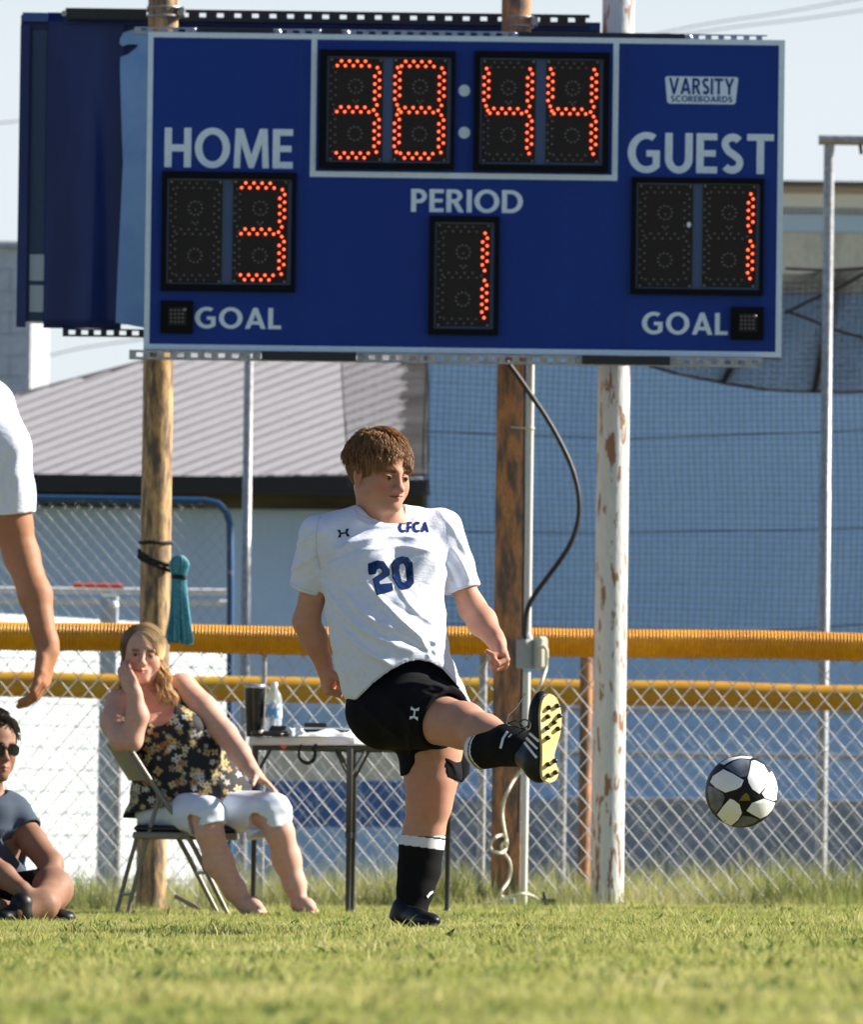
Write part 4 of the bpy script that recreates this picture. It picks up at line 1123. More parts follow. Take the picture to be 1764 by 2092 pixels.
def hand(sd, wrist, dirv, palm, thumb, curls, spread=0.0, scale=1.0, thumb_pose=(.5,.35,.3), k=.005, wr=.026):
    """wrist position, finger direction, palm facing, direction towards the thumb side; curls per finger = three bend angles"""
    w = np.array(wrist, float); d = unit(dirv); n = unit(np.array(palm)-d*(d@np.array(palm))); t = np.cross(n, d)
    if t@np.array(thumb) < 0: t = -t
    s = scale; M = np.stack([t, n, d], 1)
    sd.ell(w+d*.045*s+t*.002, (.041*s, .0155*s, .052*s), M, k=.012)
    sd.cap(w-d*.02*s, w+d*.02*s, wr*s, wr*.95*s, .02, flat=(n, 1.25))
    sd.cap(w+d*.012*s+t*.018*s+n*.006*s, w+d*.055*s+t*.030*s+n*.008*s, .016*s, .013*s, .012)
    tips = []
    for i, (off, ln, rr, rt) in enumerate(((.030,.078,.0092,.083), (.0105,.088,.0096,.088), (-.009,.082,.0090,.085), (-.0275,.064,.0080,.077))):
        base = w+d*rt*s+t*off*s; ang = 0; p = base-d*.02*s
        sd.cap(p, base, rr*s*1.02, rr*s*1.08, k+.003)
        fd = rot_about(d, n, 0); sgn = 1
        fd = unit(d+t*off*spread*18)
        ax = np.cross(fd, n)
        p = base; c = curls[i] if hasattr(curls[0], '__len__') else curls
        for j, fr in enumerate((.46,.31,.25)):
            fd = rot_about(fd, ax, c[j]); q = p+fd*ln*fr*s
            sd.cap(p, q, rr*s*(1.06-.07*j), rr*s*(.98-.09*j), k*.8); p = q
        tips.append(p)
    b = w+d*.022*s+t*.030*s+n*.006*s
    td = unit(d*math.cos(thumb_pose[0]*1.6)+t*math.sin(thumb_pose[0]*1.6)+n*thumb_pose[1])
    q = b+td*.038*s; sd.cap(b, q, .0135*s, .0115*s, .008)
    ax = np.cross(td, unit(n+d*.5)); td = rot_about(td, ax, thumb_pose[2]); q2 = q+td*.030*s; sd.cap(q, q2, .0112*s, .0102*s, .005)
    td = rot_about(td, ax, thumb_pose[2]*.8); sd.cap(q2, q2+td*.024*s, .0102*s, .0082*s, .005)
    return tips

def head(sd, c, fw, up, scale=1.0, chub=0.0, smile=0.0, fem=0.0, s_eye=1.0, mz=0.0):
    """returns local-to-world frame; x = the head's left-right axis, y = forward, z = up"""
    fw = unit(fw); up = unit(np.array(up)-fw*(fw@np.array(up))); rt = np.cross(fw, up)
    M = np.stack([rt, fw, up], 1); c = np.array(c, float); s = scale
    def w(x, y, z): return c+M@(np.array([x, y, z])*s)
    def e(x, y, z, rx, ry, rz, k=.015, op='add'): sd.ell(w(x,y,z), (rx*s,ry*s,rz*s), M, k=k*s, op=op)
    def cp(a, b, ra, rb, k=.012, op='add'): sd.cap(w(*a), w(*b), ra*s, rb*s, k*s, op)
    e(0,-.014,.036, .075,.090,.082)
    e(0,.030,.028, .064,.060,.070, .03)                       # forehead
    e(0,.026,-.040, .058+.006*chub,.060,.078, .03)              # face
    for x in (-1,1):
        e(x*.037,.050,-.030, .027+.007*chub,.026,.030+.006*chub, .02)    # cheek
        e(x*.045,.020,-.058+mz, .022+.007*chub,.034,.028+.004*chub, .025)   # jowl / jaw
        cp((x*.055,-.012,-.048),(x*.018,.066,-.096+mz), .018,.015, .025)
        cp((x*.010,.084,.020),(x*.040,.074,.021), .0085,.0085, .016)        # brow ridge
        e(x*.031,.094,.004, .0175,.010,.0125, .014, 'sub')      # eye socket
        e(x*.031,.0775,.001, .0155,.0125,.0125, .006)       # lidded eyeball
        e(x*.031,.0925,-.0005, .0120,.0060,.0030*s_eye, .003, 'sub')        # lid opening
        cp((x*.018,.0905,.0055),(x*.042,.084,.0035), .0020,.0018, .004)     # upper lid fold
        e(x*.0115,.0985,-.0345, .0085,.0095,.0075, .007)      # nostril wing
        e(x*.079,-.006,-.006, .0085,.019,.031, .006)              # ear
        e(x*.086,.000,-.003, .006,.010,.019, .005, 'sub')
        e(x*.080,-.001,-.034, .0065,.009,.010, .006)
        cp((x*.024,.094,-.040),(x*.034+x*.004*smile,.084,-.066), .0022,.0018, .006, 'sub')  # fold beside the nose
    cp((0,.088,.014),(0,.104,-.024), .0072,.0095, .012)                   # nose
    e(0,.111,-.032, .0125,.0115,.0105, .009)
    e(0,.075,-.094+mz, .023+.004*chub,.022,.019, .02)                           # chin
    e(0,.082,-.066+mz, .030,.014,.020, .02)                                      # muzzle
    zz = .005*smile; q_ = mz; lw = .0045*smile
    for x in (-1,1):
        cp((0,.1000,-.0600+q_),(x*(.022+lw),.0895-lw*.9,-.0640+zz+q_), .0050,.0030, .005)
        cp((0,.0985,-.0710+q_),(x*(.019+lw),.0885-lw*.9,-.0680+zz*.8+q_), .0062,.0034, .005)
        cp((0,.1045,-.0655+q_),(x*(.027+lw),.0905-lw,-.0665+zz*1.5+q_), .0016,.0016, .003, 'sub')
    if chub: e(0,.018,-.098+mz, .044,.036,.020+.004*chub, .025)                           # under the chin
    return c, M, s

def local(V, fr): return ((V-fr[0])@fr[1])/fr[2]
def g3(L, x, y, z, sx, sy, sz): return np.exp(-(((L[:,0]-x)/sx)**2+((L[:,1]-y)/sy)**2+((L[:,2]-z)/sz)**2))
def vnoise(V, f, seed=0):
    r = np.random.default_rng(seed); o = np.zeros(len(V))
    for i in range(6):
        d = r.normal(size=3); d /= np.linalg.norm(d); o += np.sin(V@d*f*(1+.35*i)+r.uniform(0,6))
    return o/6
def face_color(base, fr, brow=(.12,.06,.03), lip=(.50,.16,.13), blush=.5, browlen=1.0, mz=0.0, lw=0.0):
    def fn(V):
        C = np.tile(np.array(base, float), (len(V),1)); L = local(V, fr)
        nz = vnoise(V, 90, 1)*.08+vnoise(V, 300, 2)*.06; rd = np.clip(vnoise(V, 28, 5)*1.2+.1, 0, .6)*.35; C = C*(1-rd[:,None])+np.array(base)*np.array([1.05,.72,.66])*rd[:,None]; C *= (1+nz)[:,None]
        def mix(m, col):
            m = np.clip(m, 0, 1)[:,None]; return C*(1-m)+np.array(col)*m
        for x in (-1,1):
            C[:] = mix(blush*g3(L, x*.045,.05,-.035,.026,.06,.024), np.array(base)*[1.05,.60,.55])
            m = (np.abs(L[:,0]*x-.031) < .0175*browlen)*(np.abs(L[:,2]-(.0180+.10*(.031-np.abs(L[:,0]))*(np.abs(L[:,0])>.035)+.0)) < .0046)*(L[:,1] > .06)
            C[:] = mix(.88*m, brow)
            C[:] = mix(.75*g3(L, x*.031,.088,.0022,.0135,.02,.0022), (.03,.015,.01))
            C[:] = mix(.7*g3(L, x*.031,.088,.004,.018,.03,.009), np.array(base)*[.62,.42,.38])
            C[:] = mix(.5*g3(L, x*.079,-.006,-.006,.012,.03,.035), np.array(base)*[1.02,.62,.52])
            C[:] = mix(.9*g3(L, x*.0065,.104,-.0395,.0035,.012,.0022), (.08,.02,.015))
        C[:] = mix(.5*g3(L, 0,.11,-.03,.014,.02,.012), np.array(base)*[1.05,.62,.55])
        w_ = .023+lw-np.abs(L[:,0])
        m = (L[:,1] > .075)*np.clip(w_/.006,0,1)*np.exp(-((L[:,2]-mz+.066)/.0075)**4)
        C[:] = mix(.85*m, lip)
        C[:] = mix(.9*(L[:,1] > .075)*np.clip((.026+lw-np.abs(L[:,0]))/.004,0,1)*np.exp(-((L[:,2]-mz+.0660-lw*12*np.abs(L[:,0]))/.0018)**2), (.10,.025,.02))
        return C
    return fn

def skinmat(name, rough=.58):
    m = mat(name, (1,1,1), rough, attr='col', bump=.15, bscale=160, bdist=.002)
    b = m.node_tree.nodes['Principled BSDF']; b.inputs['Subsurface Weight'].default_value = .07
    b.inputs['Subsurface Radius'].default_value = (.015,.005,.003); b.inputs['Subsurface Scale'].default_value = .6; b.inputs['Specular IOR Level'].default_value = .22
    return m
def hairmat(name, rough=.45):
    return mat(name, (1,1,1), rough, attr='col', spec=.6, trans=.3)

def eyes(fr, parent, iris=(.05,.07,.08)):
    c, M, s = fr
    for x in (-1,1):
        p = Vector(c+M@(np.array([x*.031,.0783,.0])*s)); m = MB(); m.sphere(p, .0122*s, 16)
        q = Vector(c+M@(np.array([x*.031,.0898,-.0008])*s)); m.m = 1; m.sphere(q, (.0058*s,)*3, 10)
        m.build('eye', [bpy.data.materials.get('eye_white') or mat('eye_white', (.16,.13,.12), .6, spec=.1), mat('iris', iris, .5, spec=.15)], parent)

def strands(paths, rad, cols, name, M, parent, n=3):
    """paths: (K, m, 3) array of tapered hair locks"""
    K, m, _ = paths.shape
    T_ = np.gradient(paths, axis=1); T_ /= np.linalg.norm(T_, axis=2, keepdims=True)+1e-9
    ref = np.zeros_like(T_); ref[...,0] = .3; ref[...,1] = .2; ref[...,2] = .93
    A = np.cross(T_, ref); A /= np.linalg.norm(A, axis=2, keepdims=True)+1e-9; Bv = np.cross(T_, A)
    tt = np.linspace(0,1,m); prof = np.clip(np.minimum(1, .55+tt*2)*(1-tt**2.2)+.04, 0, 1)
    R = rad[:,None]*prof[None,:]
    th = np.arange(n)*2*np.pi/n
    V = paths[:,:,None,:]+R[:,:,None,None]*(np.cos(th)[None,None,:,None]*A[:,:,None,:]+np.sin(th)[None,None,:,None]*Bv[:,:,None,:])
    idx = np.arange(K*m*n).reshape(K,m,n); a = idx[:,:-1]; b = idx[:,1:]
    Q = np.stack([a, np.roll(a,-1,2), np.roll(b,-1,2), b], -1).reshape(-1,4)
    org = np.array(worigin(parent)); V = V.reshape(-1,3)-org
    me = bpy.data.meshes.new(name); me.vertices.add(len(V)); me.vertices.foreach_set('co', V.ravel().astype(np.float32))
    me.loops.add(Q.size); me.loops.foreach_set('vertex_index', Q.ravel().astype(np.int32)); me.polygons.add(len(Q))
    me.polygons.foreach_set('loop_start', np.arange(0,Q.size,4,dtype=np.int32)); me.polygons.foreach_set('loop_total', np.full(len(Q),4,np.int32))
    me.polygons.foreach_set('use_smooth', np.ones(len(Q),bool)); me.update(calc_edges=True); me.materials.append(M)
    C = np.repeat(cols, m*n, axis=0); at = me.color_attributes.new('col','FLOAT_COLOR','POINT')
    at.data.foreach_set('color', np.concatenate([C, np.ones((len(C),1))],1).ravel().astype(np.float32))
    o = bpy.data.objects.new(name, me); link(o, parent); return o

def short_hair(fr, parent, M, base, n=3800, seed=1, length=.055, fringe=.06, lift=.010, zlow=-.03, hairline=.062, messy=.6):
    """locks combed forward from the crown, in clumps"""
    rng = np.random.default_rng(seed); c, R, s = fr
    e0 = np.array([0,-.018,.036]); er = np.array([.0785,.094,.0865])
    out = []; cols = []; rads = []
    crown = unit([.15,-.55,.85]); clumps = rng.normal(size=(150,3)); clumps /= np.linalg.norm(clumps,axis=1)[:,None]
    cj = rng.normal(size=(150,3))*messy; cb = rng.uniform(.55,1.5,150)
    k = 0
    while len(out) < n and k < n*8:
        k += 1; d = rng.normal(size=3); d /= np.linalg.norm(d); p = e0+d*er
        if p[1] > hairline or p[2] < zlow-(.02 if p[1] < -.03 else 0): continue
        if p[1] > .02 and p[2] < .045+ (p[1]-.02)*.4 and abs(p[0]) < .066 : continue
        if abs(p[0]) > .05 and p[1] > -.025 and p[2] < .0 and p[1] < .02 and p[2] < -.018: continue
        ci = int(np.argmax(clumps@d))
        t = d-crown; t -= d*(t@d); t = t/(np.linalg.norm(t)+1e-6)
        f = np.array([0,1,-.25]); f -= d*(f@d)
        flow = unit(t*.8+f*(.55 if d[2] > .2 else .15)+cj[ci]*(.45 if d[2] > .1 else .15)+rng.normal(size=3)*.16)
        L = length*rng.uniform(.7,1.15)*(1.0 if d[2] > 0 else .62)
        if p[1] > .02: L = fringe*rng.uniform(.85,1.1)*(.55+.6*((ci*37) % 10)/10); flow = unit(flow*.6+np.array([.25*math.sin(ci), .25, -.75]))
        q = p.copy(); path = [p-d*.004]; v = flow.copy()
        for j in range(1,7):
            q = q+v*L/6
            dd = (q-e0)/er; r = np.linalg.norm(dd); nrm = unit(dd/er)
            hgt = 1+(lift*(.35+1.0*cb[ci])+.006*rng.random())/.085*math.sin(min(1,j/4)*1.57)*(1.25 if d[2] > .2 else .6)
            if r < hgt or (q[1] < .07): q = e0+(q-e0)/r*(hgt*.5+max(r,hgt)*.5)
            path.append(q.copy())
            v = unit(v-nrm*(v@nrm)*.6+np.array([0,.0,-.22])+rng.normal(size=3)*.015)
        out.append(path); rads.append(rng.uniform(.0008,.0017)); b = (.45+.6*cb[ci])*rng.uniform(.7,1.3)
        cols.append(np.array(base)*b)
    out = np.array(out)*s; Wp = c+out@R.T
    return strands(Wp, np.array(rads)*s, np.array(cols), 'hair', M, parent)
# ------------------------------------------------------------------ the kicking player
M_skin = skinmat('skin'); M_hair = hairmat('hair_fibre')
M_shirt = mat('white_jersey', (.74,.79,.92), .8, fine=.03, bscale=70, bump=.35, bdist=.004, stretch=(1,1,2.2))
M_trim = mat('jersey_trim_blue', (.008,.022,.14), .9, spec=.05)
M_print = mat('blue_print', (.012,.045,.20), .85, spec=.1, col2=(.008,.025,.10), scale=12, lo=.4, hi=.6, fine=.2)
M_printdark = mat('print_outline', (.006,.008,.02), .6)
M_shorts = mat('black_shorts', (.006,.006,.008), .85, spec=.12, fine=.1, bscale=200, bump=.15, bdist=.002)
M_sock = mat('black_sock', (.008,.008,.009), .9, spec=.1, fine=.2, bscale=300, bump=.3, bdist=.002)
M_cuff = mat('white_sock_cuff', (.75,.76,.80), .8, fine=.05, bscale=300)
M_boot = mat('black_boot', (.006,.007,.009), .45, spec=.3)
M_sole = mat('yellow_sole', (.80,.60,.20), .45, col2=(.85,.75,.40), scale=18, lo=.4, hi=.7, fine=.06)
M_stud = mat('stud', (.02,.015,.01), .4)
M_lace = mat('black_lace', (.012,.012,.014), .8)

def J(x, y, d=0.0, Y=30.0): return np.array(P(x, y, Y+d))
def warp_lines(lines, Y, k):
    """cloth folds: soft ridges and valleys along lines, (pts, width, height) with width in reading units"""
    segs = []
    for pts, wd, amp in lines:
        q = [P(x, y, Y) for x, y in smooth_path(pts, 5)]
        segs.append(([(p.x, p.z) for p in q], wd*k, amp))
    def fn(X, Yc, Z, cur):
        out = np.zeros(np.broadcast(X, Z).shape, np.float32)
        for q, w, amp in segs:
            best = None; m = len(q)-1
            for i in range(m):
                ax, az = q[i]; bx, bz = q[i+1]; dx, dz = bx-ax, bz-az; L2 = dx*dx+dz*dz+1e-12
                t = np.clip(((X-ax)*dx+(Z-az)*dz)/L2, 0, 1)
                d2 = (X-ax-t*dx)**2+(Z-az-t*dz)**2
                tt = (i+t)/m
                v = np.exp(-d2/(w*w))*np.sin(np.pi*np.clip(tt*.92+.04,0,1))**.6
                best = v if best is None else np.maximum(best, v)
            out = out - best*amp
        return out
    return fn

def shoe_upper(sd, heel, toe, up, h=.07, w=.040):
    a = np.array(heel); b = np.array(toe); d = unit(b-a); L = np.linalg.norm(b-a); up = unit(np.array(up)-d*(d@np.array(up))); s = np.cross(d, up); M = np.stack([s, d, up], 1)
    sd.ell(a+d*L*.16+up*.030, (w*.82, L*.17, .036), M, k=.02)
    sd.ell(a+d*L*.45+up*.030, (w*.82, L*.26, .034), M, k=.02)
    sd.ell(a+d*L*.74+up*.020, (w*1.02, L*.25, .026), M, k=.02)
    sd.cap(a+d*L*.17+up*.03, a+d*L*.20+up*h, w*.92, w*.95, .02)

def player():
    base = J(850, 1905); base[2] = ground_z(base[0], 30)
    root = thing('person', 'young man in white number 20 jersey and black shorts kicking with one leg raised', 'person', base)
    # ---------------- body
    b = SDF()
    fw = unit([math.sin(math.radians(38)), -math.cos(math.radians(38)), -.14]); up = [.04, 0, 1]
    hc = J(777, 969, -.03)
    fr = head(b, hc, fw, up, scale=1.04, chub=.9, s_eye=.38, mz=.010)
    hc, HM, hs = fr
    nb = J(775, 1052, .02)
    b.cap(hc+HM@(np.array([0,-.035,-.04])*hs), nb, .056, .062, .03); b.cap(nb, J(772,1092,.05), .060, .062, .03)
    b.ell(J(780,1072,.02), (.055,.045,.03), k=.03)
    # torso under the jersey
    b.ell(J(780,1150,.03), (.165,.10,.17), k=.05); b.ell(J(800,1330,.03), (.15,.12,.16), k=.05)
    sR = J(668,1100,-.04); eR = J(626,1268,.05); wR = J(662,1356,.12)
    sL = J(903,1098,.07); eL = J(966,1242,.05); wL = J(1016,1312,-.06)
    b.chain([sR, (sR+eR)/2, eR, eR*.62+wR*.38, wR], [.046,.045,.041,.042,.027], .02)
    b.chain([sL, (sL+eL)/2, eL, eL*.62+wL*.38, wL], [.036,.037,.042,.045,.028], .02)
    hand(b, wR, [.12,.15,-1], [.9,.25,0], [.1,-1,0], [(1.15,1.5,1.0)]*4, scale=.98, thumb_pose=(.35,.9,.7))
    hand(b, wL, [.30,-.45,-.85], [-.75,-.35,-.25], [-.25,-.75,.35], [(1.25,1.55,1.0),(1.3,1.6,1.0),(1.35,1.6,1.0),(1.4,1.6,1.0)], scale=.98, thumb_pose=(.02,.15,1.3), wr=.027)
    # legs
    hR = J(785,1440,-.03); kR = J(945,1482,-.36); aR = J(1082,1537,-.68)
    b.chain([hR, hR*.5+kR*.5, kR], [.105,.086,.070], .03); b.ell(kR+np.array([.01,-.015,.006]), (.058,.058,.06), k=.03)
    b.chain([kR, kR*.68+aR*.32, aR], [.062,.060,.045], .03)
    hL = J(872,1440,.03)
    b.chain([hL, J(882,1530,0), J(881,1590,-.01), J(877,1640,-.005), J(866,1700,.01), J(860,1760,.02), J(845,1850,.0), J(838,1880,0)],
            [.110,.092,.079,.067,.061,.058,.038,.038], .03)
    b.ell(J(884,1612,-.045), (.045,.035,.055), k=.03)
    col = face_color((.52,.285,.195), fr, brow=(.12,.06,.03), blush=.75, mz=.010)
    def color(V):
        C = col(V)
        for (p, r) in ((wR, .14), (wL, .14), (kR, .09), (J(880,1615,-.05), .09)):
            m = np.exp(-(np.linalg.norm(V-p, axis=1)/r)**2)[:,None]*.45; C = C*(1-m)+np.array([.58,.22,.16])*m
        return C
    fine = [(hc-[.125,.135,.125], hc+[.125,.135,.16], .0021),
            (wR-[.07,.08,.125], wR+[.07,.09,.06], .0024), (wL-[.07,.11,.115], wL+[.09,.06,.05], .0024)]
    body = sdf_object(b, 'body', .0050, M_skin, root, fine=fine, color=color)
    eyes(fr, body, (.05,.04,.03))
    short_hair(fr, root, M_hair, (.34,.17,.062), n=9500, seed=4, length=.054, fringe=.060, lift=.011, messy=1.5)
    # ---------------- jersey
    k = 1/650.0*.72
    s = SDF(); yw = math.radians(20)
    def sec(x0, x1, y, ry, dy=0.0): c = J((x0+x1)/2, y, dy); return (c[0], c[1], c[2], (x1-x0)/2/650.0, ry, yw)
    tor = [sec(722,975,1470,.150,.0), sec(700,958,1420,.155,-.01), sec(688,938,1375,.160,-.015), sec(681,918,1330,.163,-.02), sec(672,912,1285,.160,-.02), sec(663,913,1240,.150,-.01), sec(656,916,1195,.138,0), sec(654,920,1150,.128,.01), sec(662,918,1110,.115,.02), sec(690,895,1075,.090,.03)]
    s.loft(tor, k=.02, pw=2.25)
    s.ell(J(745,1150,-.085), (.085,.060,.075), k=.05); s.ell(J(850,1146,-.04), (.085,.060,.075), k=.05)
    s.cap(J(755,1064,.0), J(656,1091,-.05), .060, .060, .04); s.cap(J(790,1064,.03), J(902,1080,.08), .060, .061, .04)
    s.cap(J(652,1099,-.05), J(620,1203,.0), .062, .050, .03); s.cap(J(905,1090,.07), J(951,1204,.055), .066, .052, .03)
    # shirt hem: pulled up over the raised thigh
    hem = [(640,1452),(700,1452),(714,1446),(740,1420),(770,1392),(800,1370),(830,1355),(855,1350),(880,1354),(905,1368),(930,1396),(950,1424),(962,1440),(1000,1446)]
    hx = np.array([P(x, y, 30).x for x, y in hem]); hz = np.array([P(x, y, 30).z for x, y in hem])
    folds = [([(650,1180),(700,1255),(760,1300),(842,1332)], 9, .007), ([(656,1236),(731,1321),(800,1356)], 9, .006), ([(745,1190),(823,1274),(897,1318)], 9, .007),
             ([(700,1225),(770,1290),(862,1318)], 7, -.005), ([(776,1221),(857,1303),(880,1345)], 7, .006), ([(790,1290),(850,1322),(890,1340)], 6, -.005),
             ([(658,1138),(732,1107),(807,1096),(862,1101)], 7, .006), ([(740,1128),(813,1117),(888,1128)], 6, .005), ([(665,1150),(735,1122),(800,1110)], 6, -.004),
             ([(908,1290),(889,1326),(915,1372)], 9, .004), ([(676,1290),(695,1350),(712,1410)], 9, .006), ([(700,1330),(730,1380),(735,1410)], 8, .005), ([(760,1340),(800,1362)], 7, .005),
             ([(655,1165),(645,1130),(668,1090)], 8, -.008), ([(900,1165),(905,1140),(898,1120)], 8, -.004),
             ([(596,1118),(630,1100),(662,1085)], 7, .005), ([(592,1164),(622,1150),(655,1128)], 8, .006), ([(600,1185),(630,1178),(652,1160)], 6, -.004), ([(925,1120),(945,1150),(960,1185)], 7, .005), ([(910,1150),(928,1180),(935,1200)], 6, -.005), ([(900,1045),(930,1085),(965,1150)], 8, .004),
             ([(716,1052),(760,1075),(830,1072)], 5, .003), ([(815,1200),(850,1250),(905,1285)], 8, .005), ([(690,1200),(750,1260),(800,1283)], 8, .005)]
    s.field(warp_lines([(a_, b_, c_*1.25) for a_, b_, c_ in folds], 30, k))
    fine_f = []
    rg = np.random.default_rng(8)
    for i in range(26):
        x0 = rg.uniform(670,880); y0 = rg.uniform(1180,1380); L_ = rg.uniform(40,90); an = rg.uniform(.35,.95); x1 = x0+L_*math.cos(an); y1 = y0+L_*math.sin(an)
        fine_f.append(([(x0,y0),((x0+x1)/2+rg.uniform(-5,5),(y0+y1)/2+rg.uniform(-5,5)),(x1,y1)], rg.uniform(3.5,6), rg.choice([-1,1])*rg.uniform(.0015,.003)))
    s.field(warp_lines(fine_f, 30, 1/650.0))
    s.field(lambda X, Y, Z, cur: (.0020*np.sin(X*41+Z*23)*np.sin(Z*31-X*12+Y*18)+.0012*np.sin(X*83-Z*61+Y*40)).astype(np.float32))
    low = [t for t in tor if t[2] < J(850,1325)[2]]
    s.field(lambda X, Y, Z, cur: np.maximum(cur, (np.interp(X, hx, hz)-Z).astype(np.float32))-cur)
    s.loft(low, k=.004, pw=2.25, op='sub', inset=.008)
    for (c, a) in ((J(620,1203,.0), unit(J(622,1203,0)-J(650,1130,-.03))), (J(949,1205,.055), unit(J(950,1204,.055)-J(925,1130,.065)))):
        x = unit(np.cross(a, [0,1,0])); y = np.cross(a, x); Mx = np.stack([x, y, a], 1)
        s.box(c+a*.055, (.075,.075,.055), Mx, rad=.003, k=.004, op='sub')
        s.cap(c+a*.02, c-a*.040, .043, .040, .004, 'sub')
    # neck opening
    ax = unit(np.array([.08,-.30,.94])); q = J(779,1020,.0)
    s.cap(q-ax*.02, q+ax*.12, .0765, .090, .006, 'sub')
    s.cap(q-ax*.06, q+ax*.06, .074, .080, .006, 'sub')
    jersey = sdf_object(s, 'jersey', .0040, M_shirt, root)
    bv = bvh_world(jersey)
    for ln, w_ in (([(664,1040),(652,1062),(646,1095),(648,1130),(655,1163)], 1.3), ([(893,1042),(906,1062),(913,1095),(914,1130),(910,1165)], 1.3),
                  ([(724,1040),(733,1050),(752,1058),(780,1063),(808,1060),(828,1048),(838,1038)], 1.2),
                  ([(590,1190),(605,1195),(622,1203),(640,1208)], 1.0), ([(925,1204),(945,1199),(965,1194),(978,1189)], 1.0),
                  ([(722,1432),(745,1407),(775,1380),(803,1361),(832,1347),(855,1342),(880,1346),(903,1359),(926,1385),(945,1412)], 1.0)):
        decal([stroke(smooth_path(ln, 6), w_)], [bv], root, 'seam', bpy.data.materials.get('seam_thread') or mat('seam_thread', (.50,.58,.74), .8), .0012, 6)
    x = unit(np.cross(ax, [1,0,0])); y = np.cross(ax, x)
    # prints
    def st(pts, w): return stroke(pts, w)
    two_o = [(759,1144),(779,1135),(791,1147),(795,1166),(796,1178),(774,1192),(776,1199),(799,1192),(806,1206),(776,1214),(770,1215),(760,1180),(784,1160),(778,1158),(774,1153),(770,1158),(757,1166),(753,1150)]
    # athletic block figures drawn as outline + inner fill
    two = [(752,1164),(752,1151),(771,1144),(784,1146),(796,1163),(797,1174),(775,1188),(777,1193),(801,1190),(804,1206),(770,1216),(761,1182),(781,1168),(780,1163),(776,1160),(770,1163),(768,1172),(754,1174)]
    zero = [(807,1141),(822,1136),(834,1138),(843,1149),(846,1190),(840,1199),(824,1205),(815,1201),(802,1181),(799,1152)]
    zin = [(817,1153),(824,1150),(828,1156),(831,1186),(827,1191),(821,1188),(816,1166)]
    def shrink(poly, f):
        out = []; n = len(poly); A = sum(poly[i][0]*poly[(i+1)%n][1]-poly[(i+1)%n][0]*poly[i][1] for i in range(n)); sg = 1 if A > 0 else -1
        for i in range(n):
            a = Vector(poly[i-1]); b_ = Vector(poly[i]); c = Vector(poly[(i+1)%n]); d1 = (b_-a).normalized(); d2 = (c-b_).normalized()
            nn = Vector((-(d1.y+d2.y), d1.x+d2.x)); nn = nn.normalized() if nn.length > 1e-6 else Vector((0,0)); out.append(tuple(b_+nn*f*sg))
        return out
    decal([two], [bv], root, 'jersey_number', M_printdark, .0016, 4); decal([shrink(two, 2.0)], [bv], root, 'jersey_number', M_print, .0030, 4)
    decal([zero, zin], [bv], root, 'jersey_number', M_printdark, .0016, 4); decal([shrink(zero, 2.0), shrink(zin, -2.0)], [bv], root, 'jersey_number', M_print, .0030, 4)
    def tx(txt, x0, y0, x1, y1, slope=0, M=M_trim, tgt=None, par=None, name='jersey_lettering', bold=0):
        wd, gl = word(txt, .16)
        for ps in gl:
            decal([shrink([(x0+(x/wd)*(x1-x0), y1-y*(y1-y0)+slope*(x/wd)) for x, y in p], -bold if i_ == 0 else bold) for i_, p in enumerate(ps)], tgt or [bv], par or root, name, M, .0022, 4)
    tx('CFCA', 815, 1067, 876, 1087, 0, bold=.9)
    def mark(cx, cy, w, h, M, tgt, par, rot=0.0):
        ca, sa = math.cos(rot), math.sin(rot)
        def t(p): x, y = p[0]*w, p[1]*h; return (cx+x*ca-y*sa, cy+x*sa+y*ca)
        parts = [[(-.5,-.42),(-.36,-.12),(.36,-.12),(.5,-.42),(.28,-.42),(.22,-.0),(.28,.42),(.5,.42),(.36,.12),(-.36,.12),(-.5,.42),(-.28,.42),(-.22,0),(-.28,-.42)]]
        a = [(-.5,-.5),(-.24,-.5),(-.20,-.10),(.20,-.10),(.24,-.5),(.5,-.5),(.32,0),(.5,.5),(.24,.5),(.20,.10),(-.20,.10),(-.24,.5),(-.5,.5),(-.32,0)]
        decal([[t(p) for p in a]], tgt, par, 'maker_mark', M, .0022, 2.5)
    mark(702, 1089, 25, 16, M_printdark, [bv], root, -.12)
    # ---------------- shorts
    h = SDF()
    h.loft([(J(845,1500)[0], 30.0, J(845,1500)[2], .140, .125, .2), (J(836,1430)[0], 29.98, J(836,1430)[2], .160, .132, .3), (J(832,1385)[0], 29.98, J(832,1385)[2], .140, .118, .3), (J(830,1335)[0], 29.98, J(830,1335)[2], .135, .112, .3)], k=.03)
    ka = unit(kR-hR)
    oR = J(905,1466,-.27)       # centre of the raised leg's opening
    h.cap(J(790,1446,-.04), oR+ka*.01, .128, .099, .05)
    h.ell(J(786,1462,-.02), (.088,.10,.085), k=.05)
    h.cap(J(870,1450,.03), J(882,1580,.0), .112, .097, .04)
    h.cap(J(912,1490,.10), J(936,1585,.11), .075, .040, .03)
    h.field(warp_lines([([(800,1405),(840,1395),(880,1405)], 6, .005), ([(860,1400),(900,1405),(940,1440)], 6, .006), ([(870,1415),(900,1420),(935,1425)], 4, -.005), ([(885,1380),(915,1395),(950,1430)], 5, .005), ([(740,1440),(780,1480),(830,1520)], 9, .006), ([(770,1420),(820,1450),(845,1510)], 8, .005), ([(835,1500),(840,1540),(845,1570)], 7, .006), ([(850,1440),(870,1430),(900,1425)], 5, .004), ([(900,1540),(925,1560),(935,1585)], 6, .005)], 30, k))
    h.field(lambda X, Y, Z, cur: (.0022*np.sin(X*47+Z*29)*np.sin(Z*37-X*15+Y*21)).astype(np.float32))
    # openings
    a = unit(ka+np.array([.10,0,-.22])); x = unit(np.cross(a, [0,0,1])); y = np.cross(a, x); Mx = np.stack([x, y, a], 1)
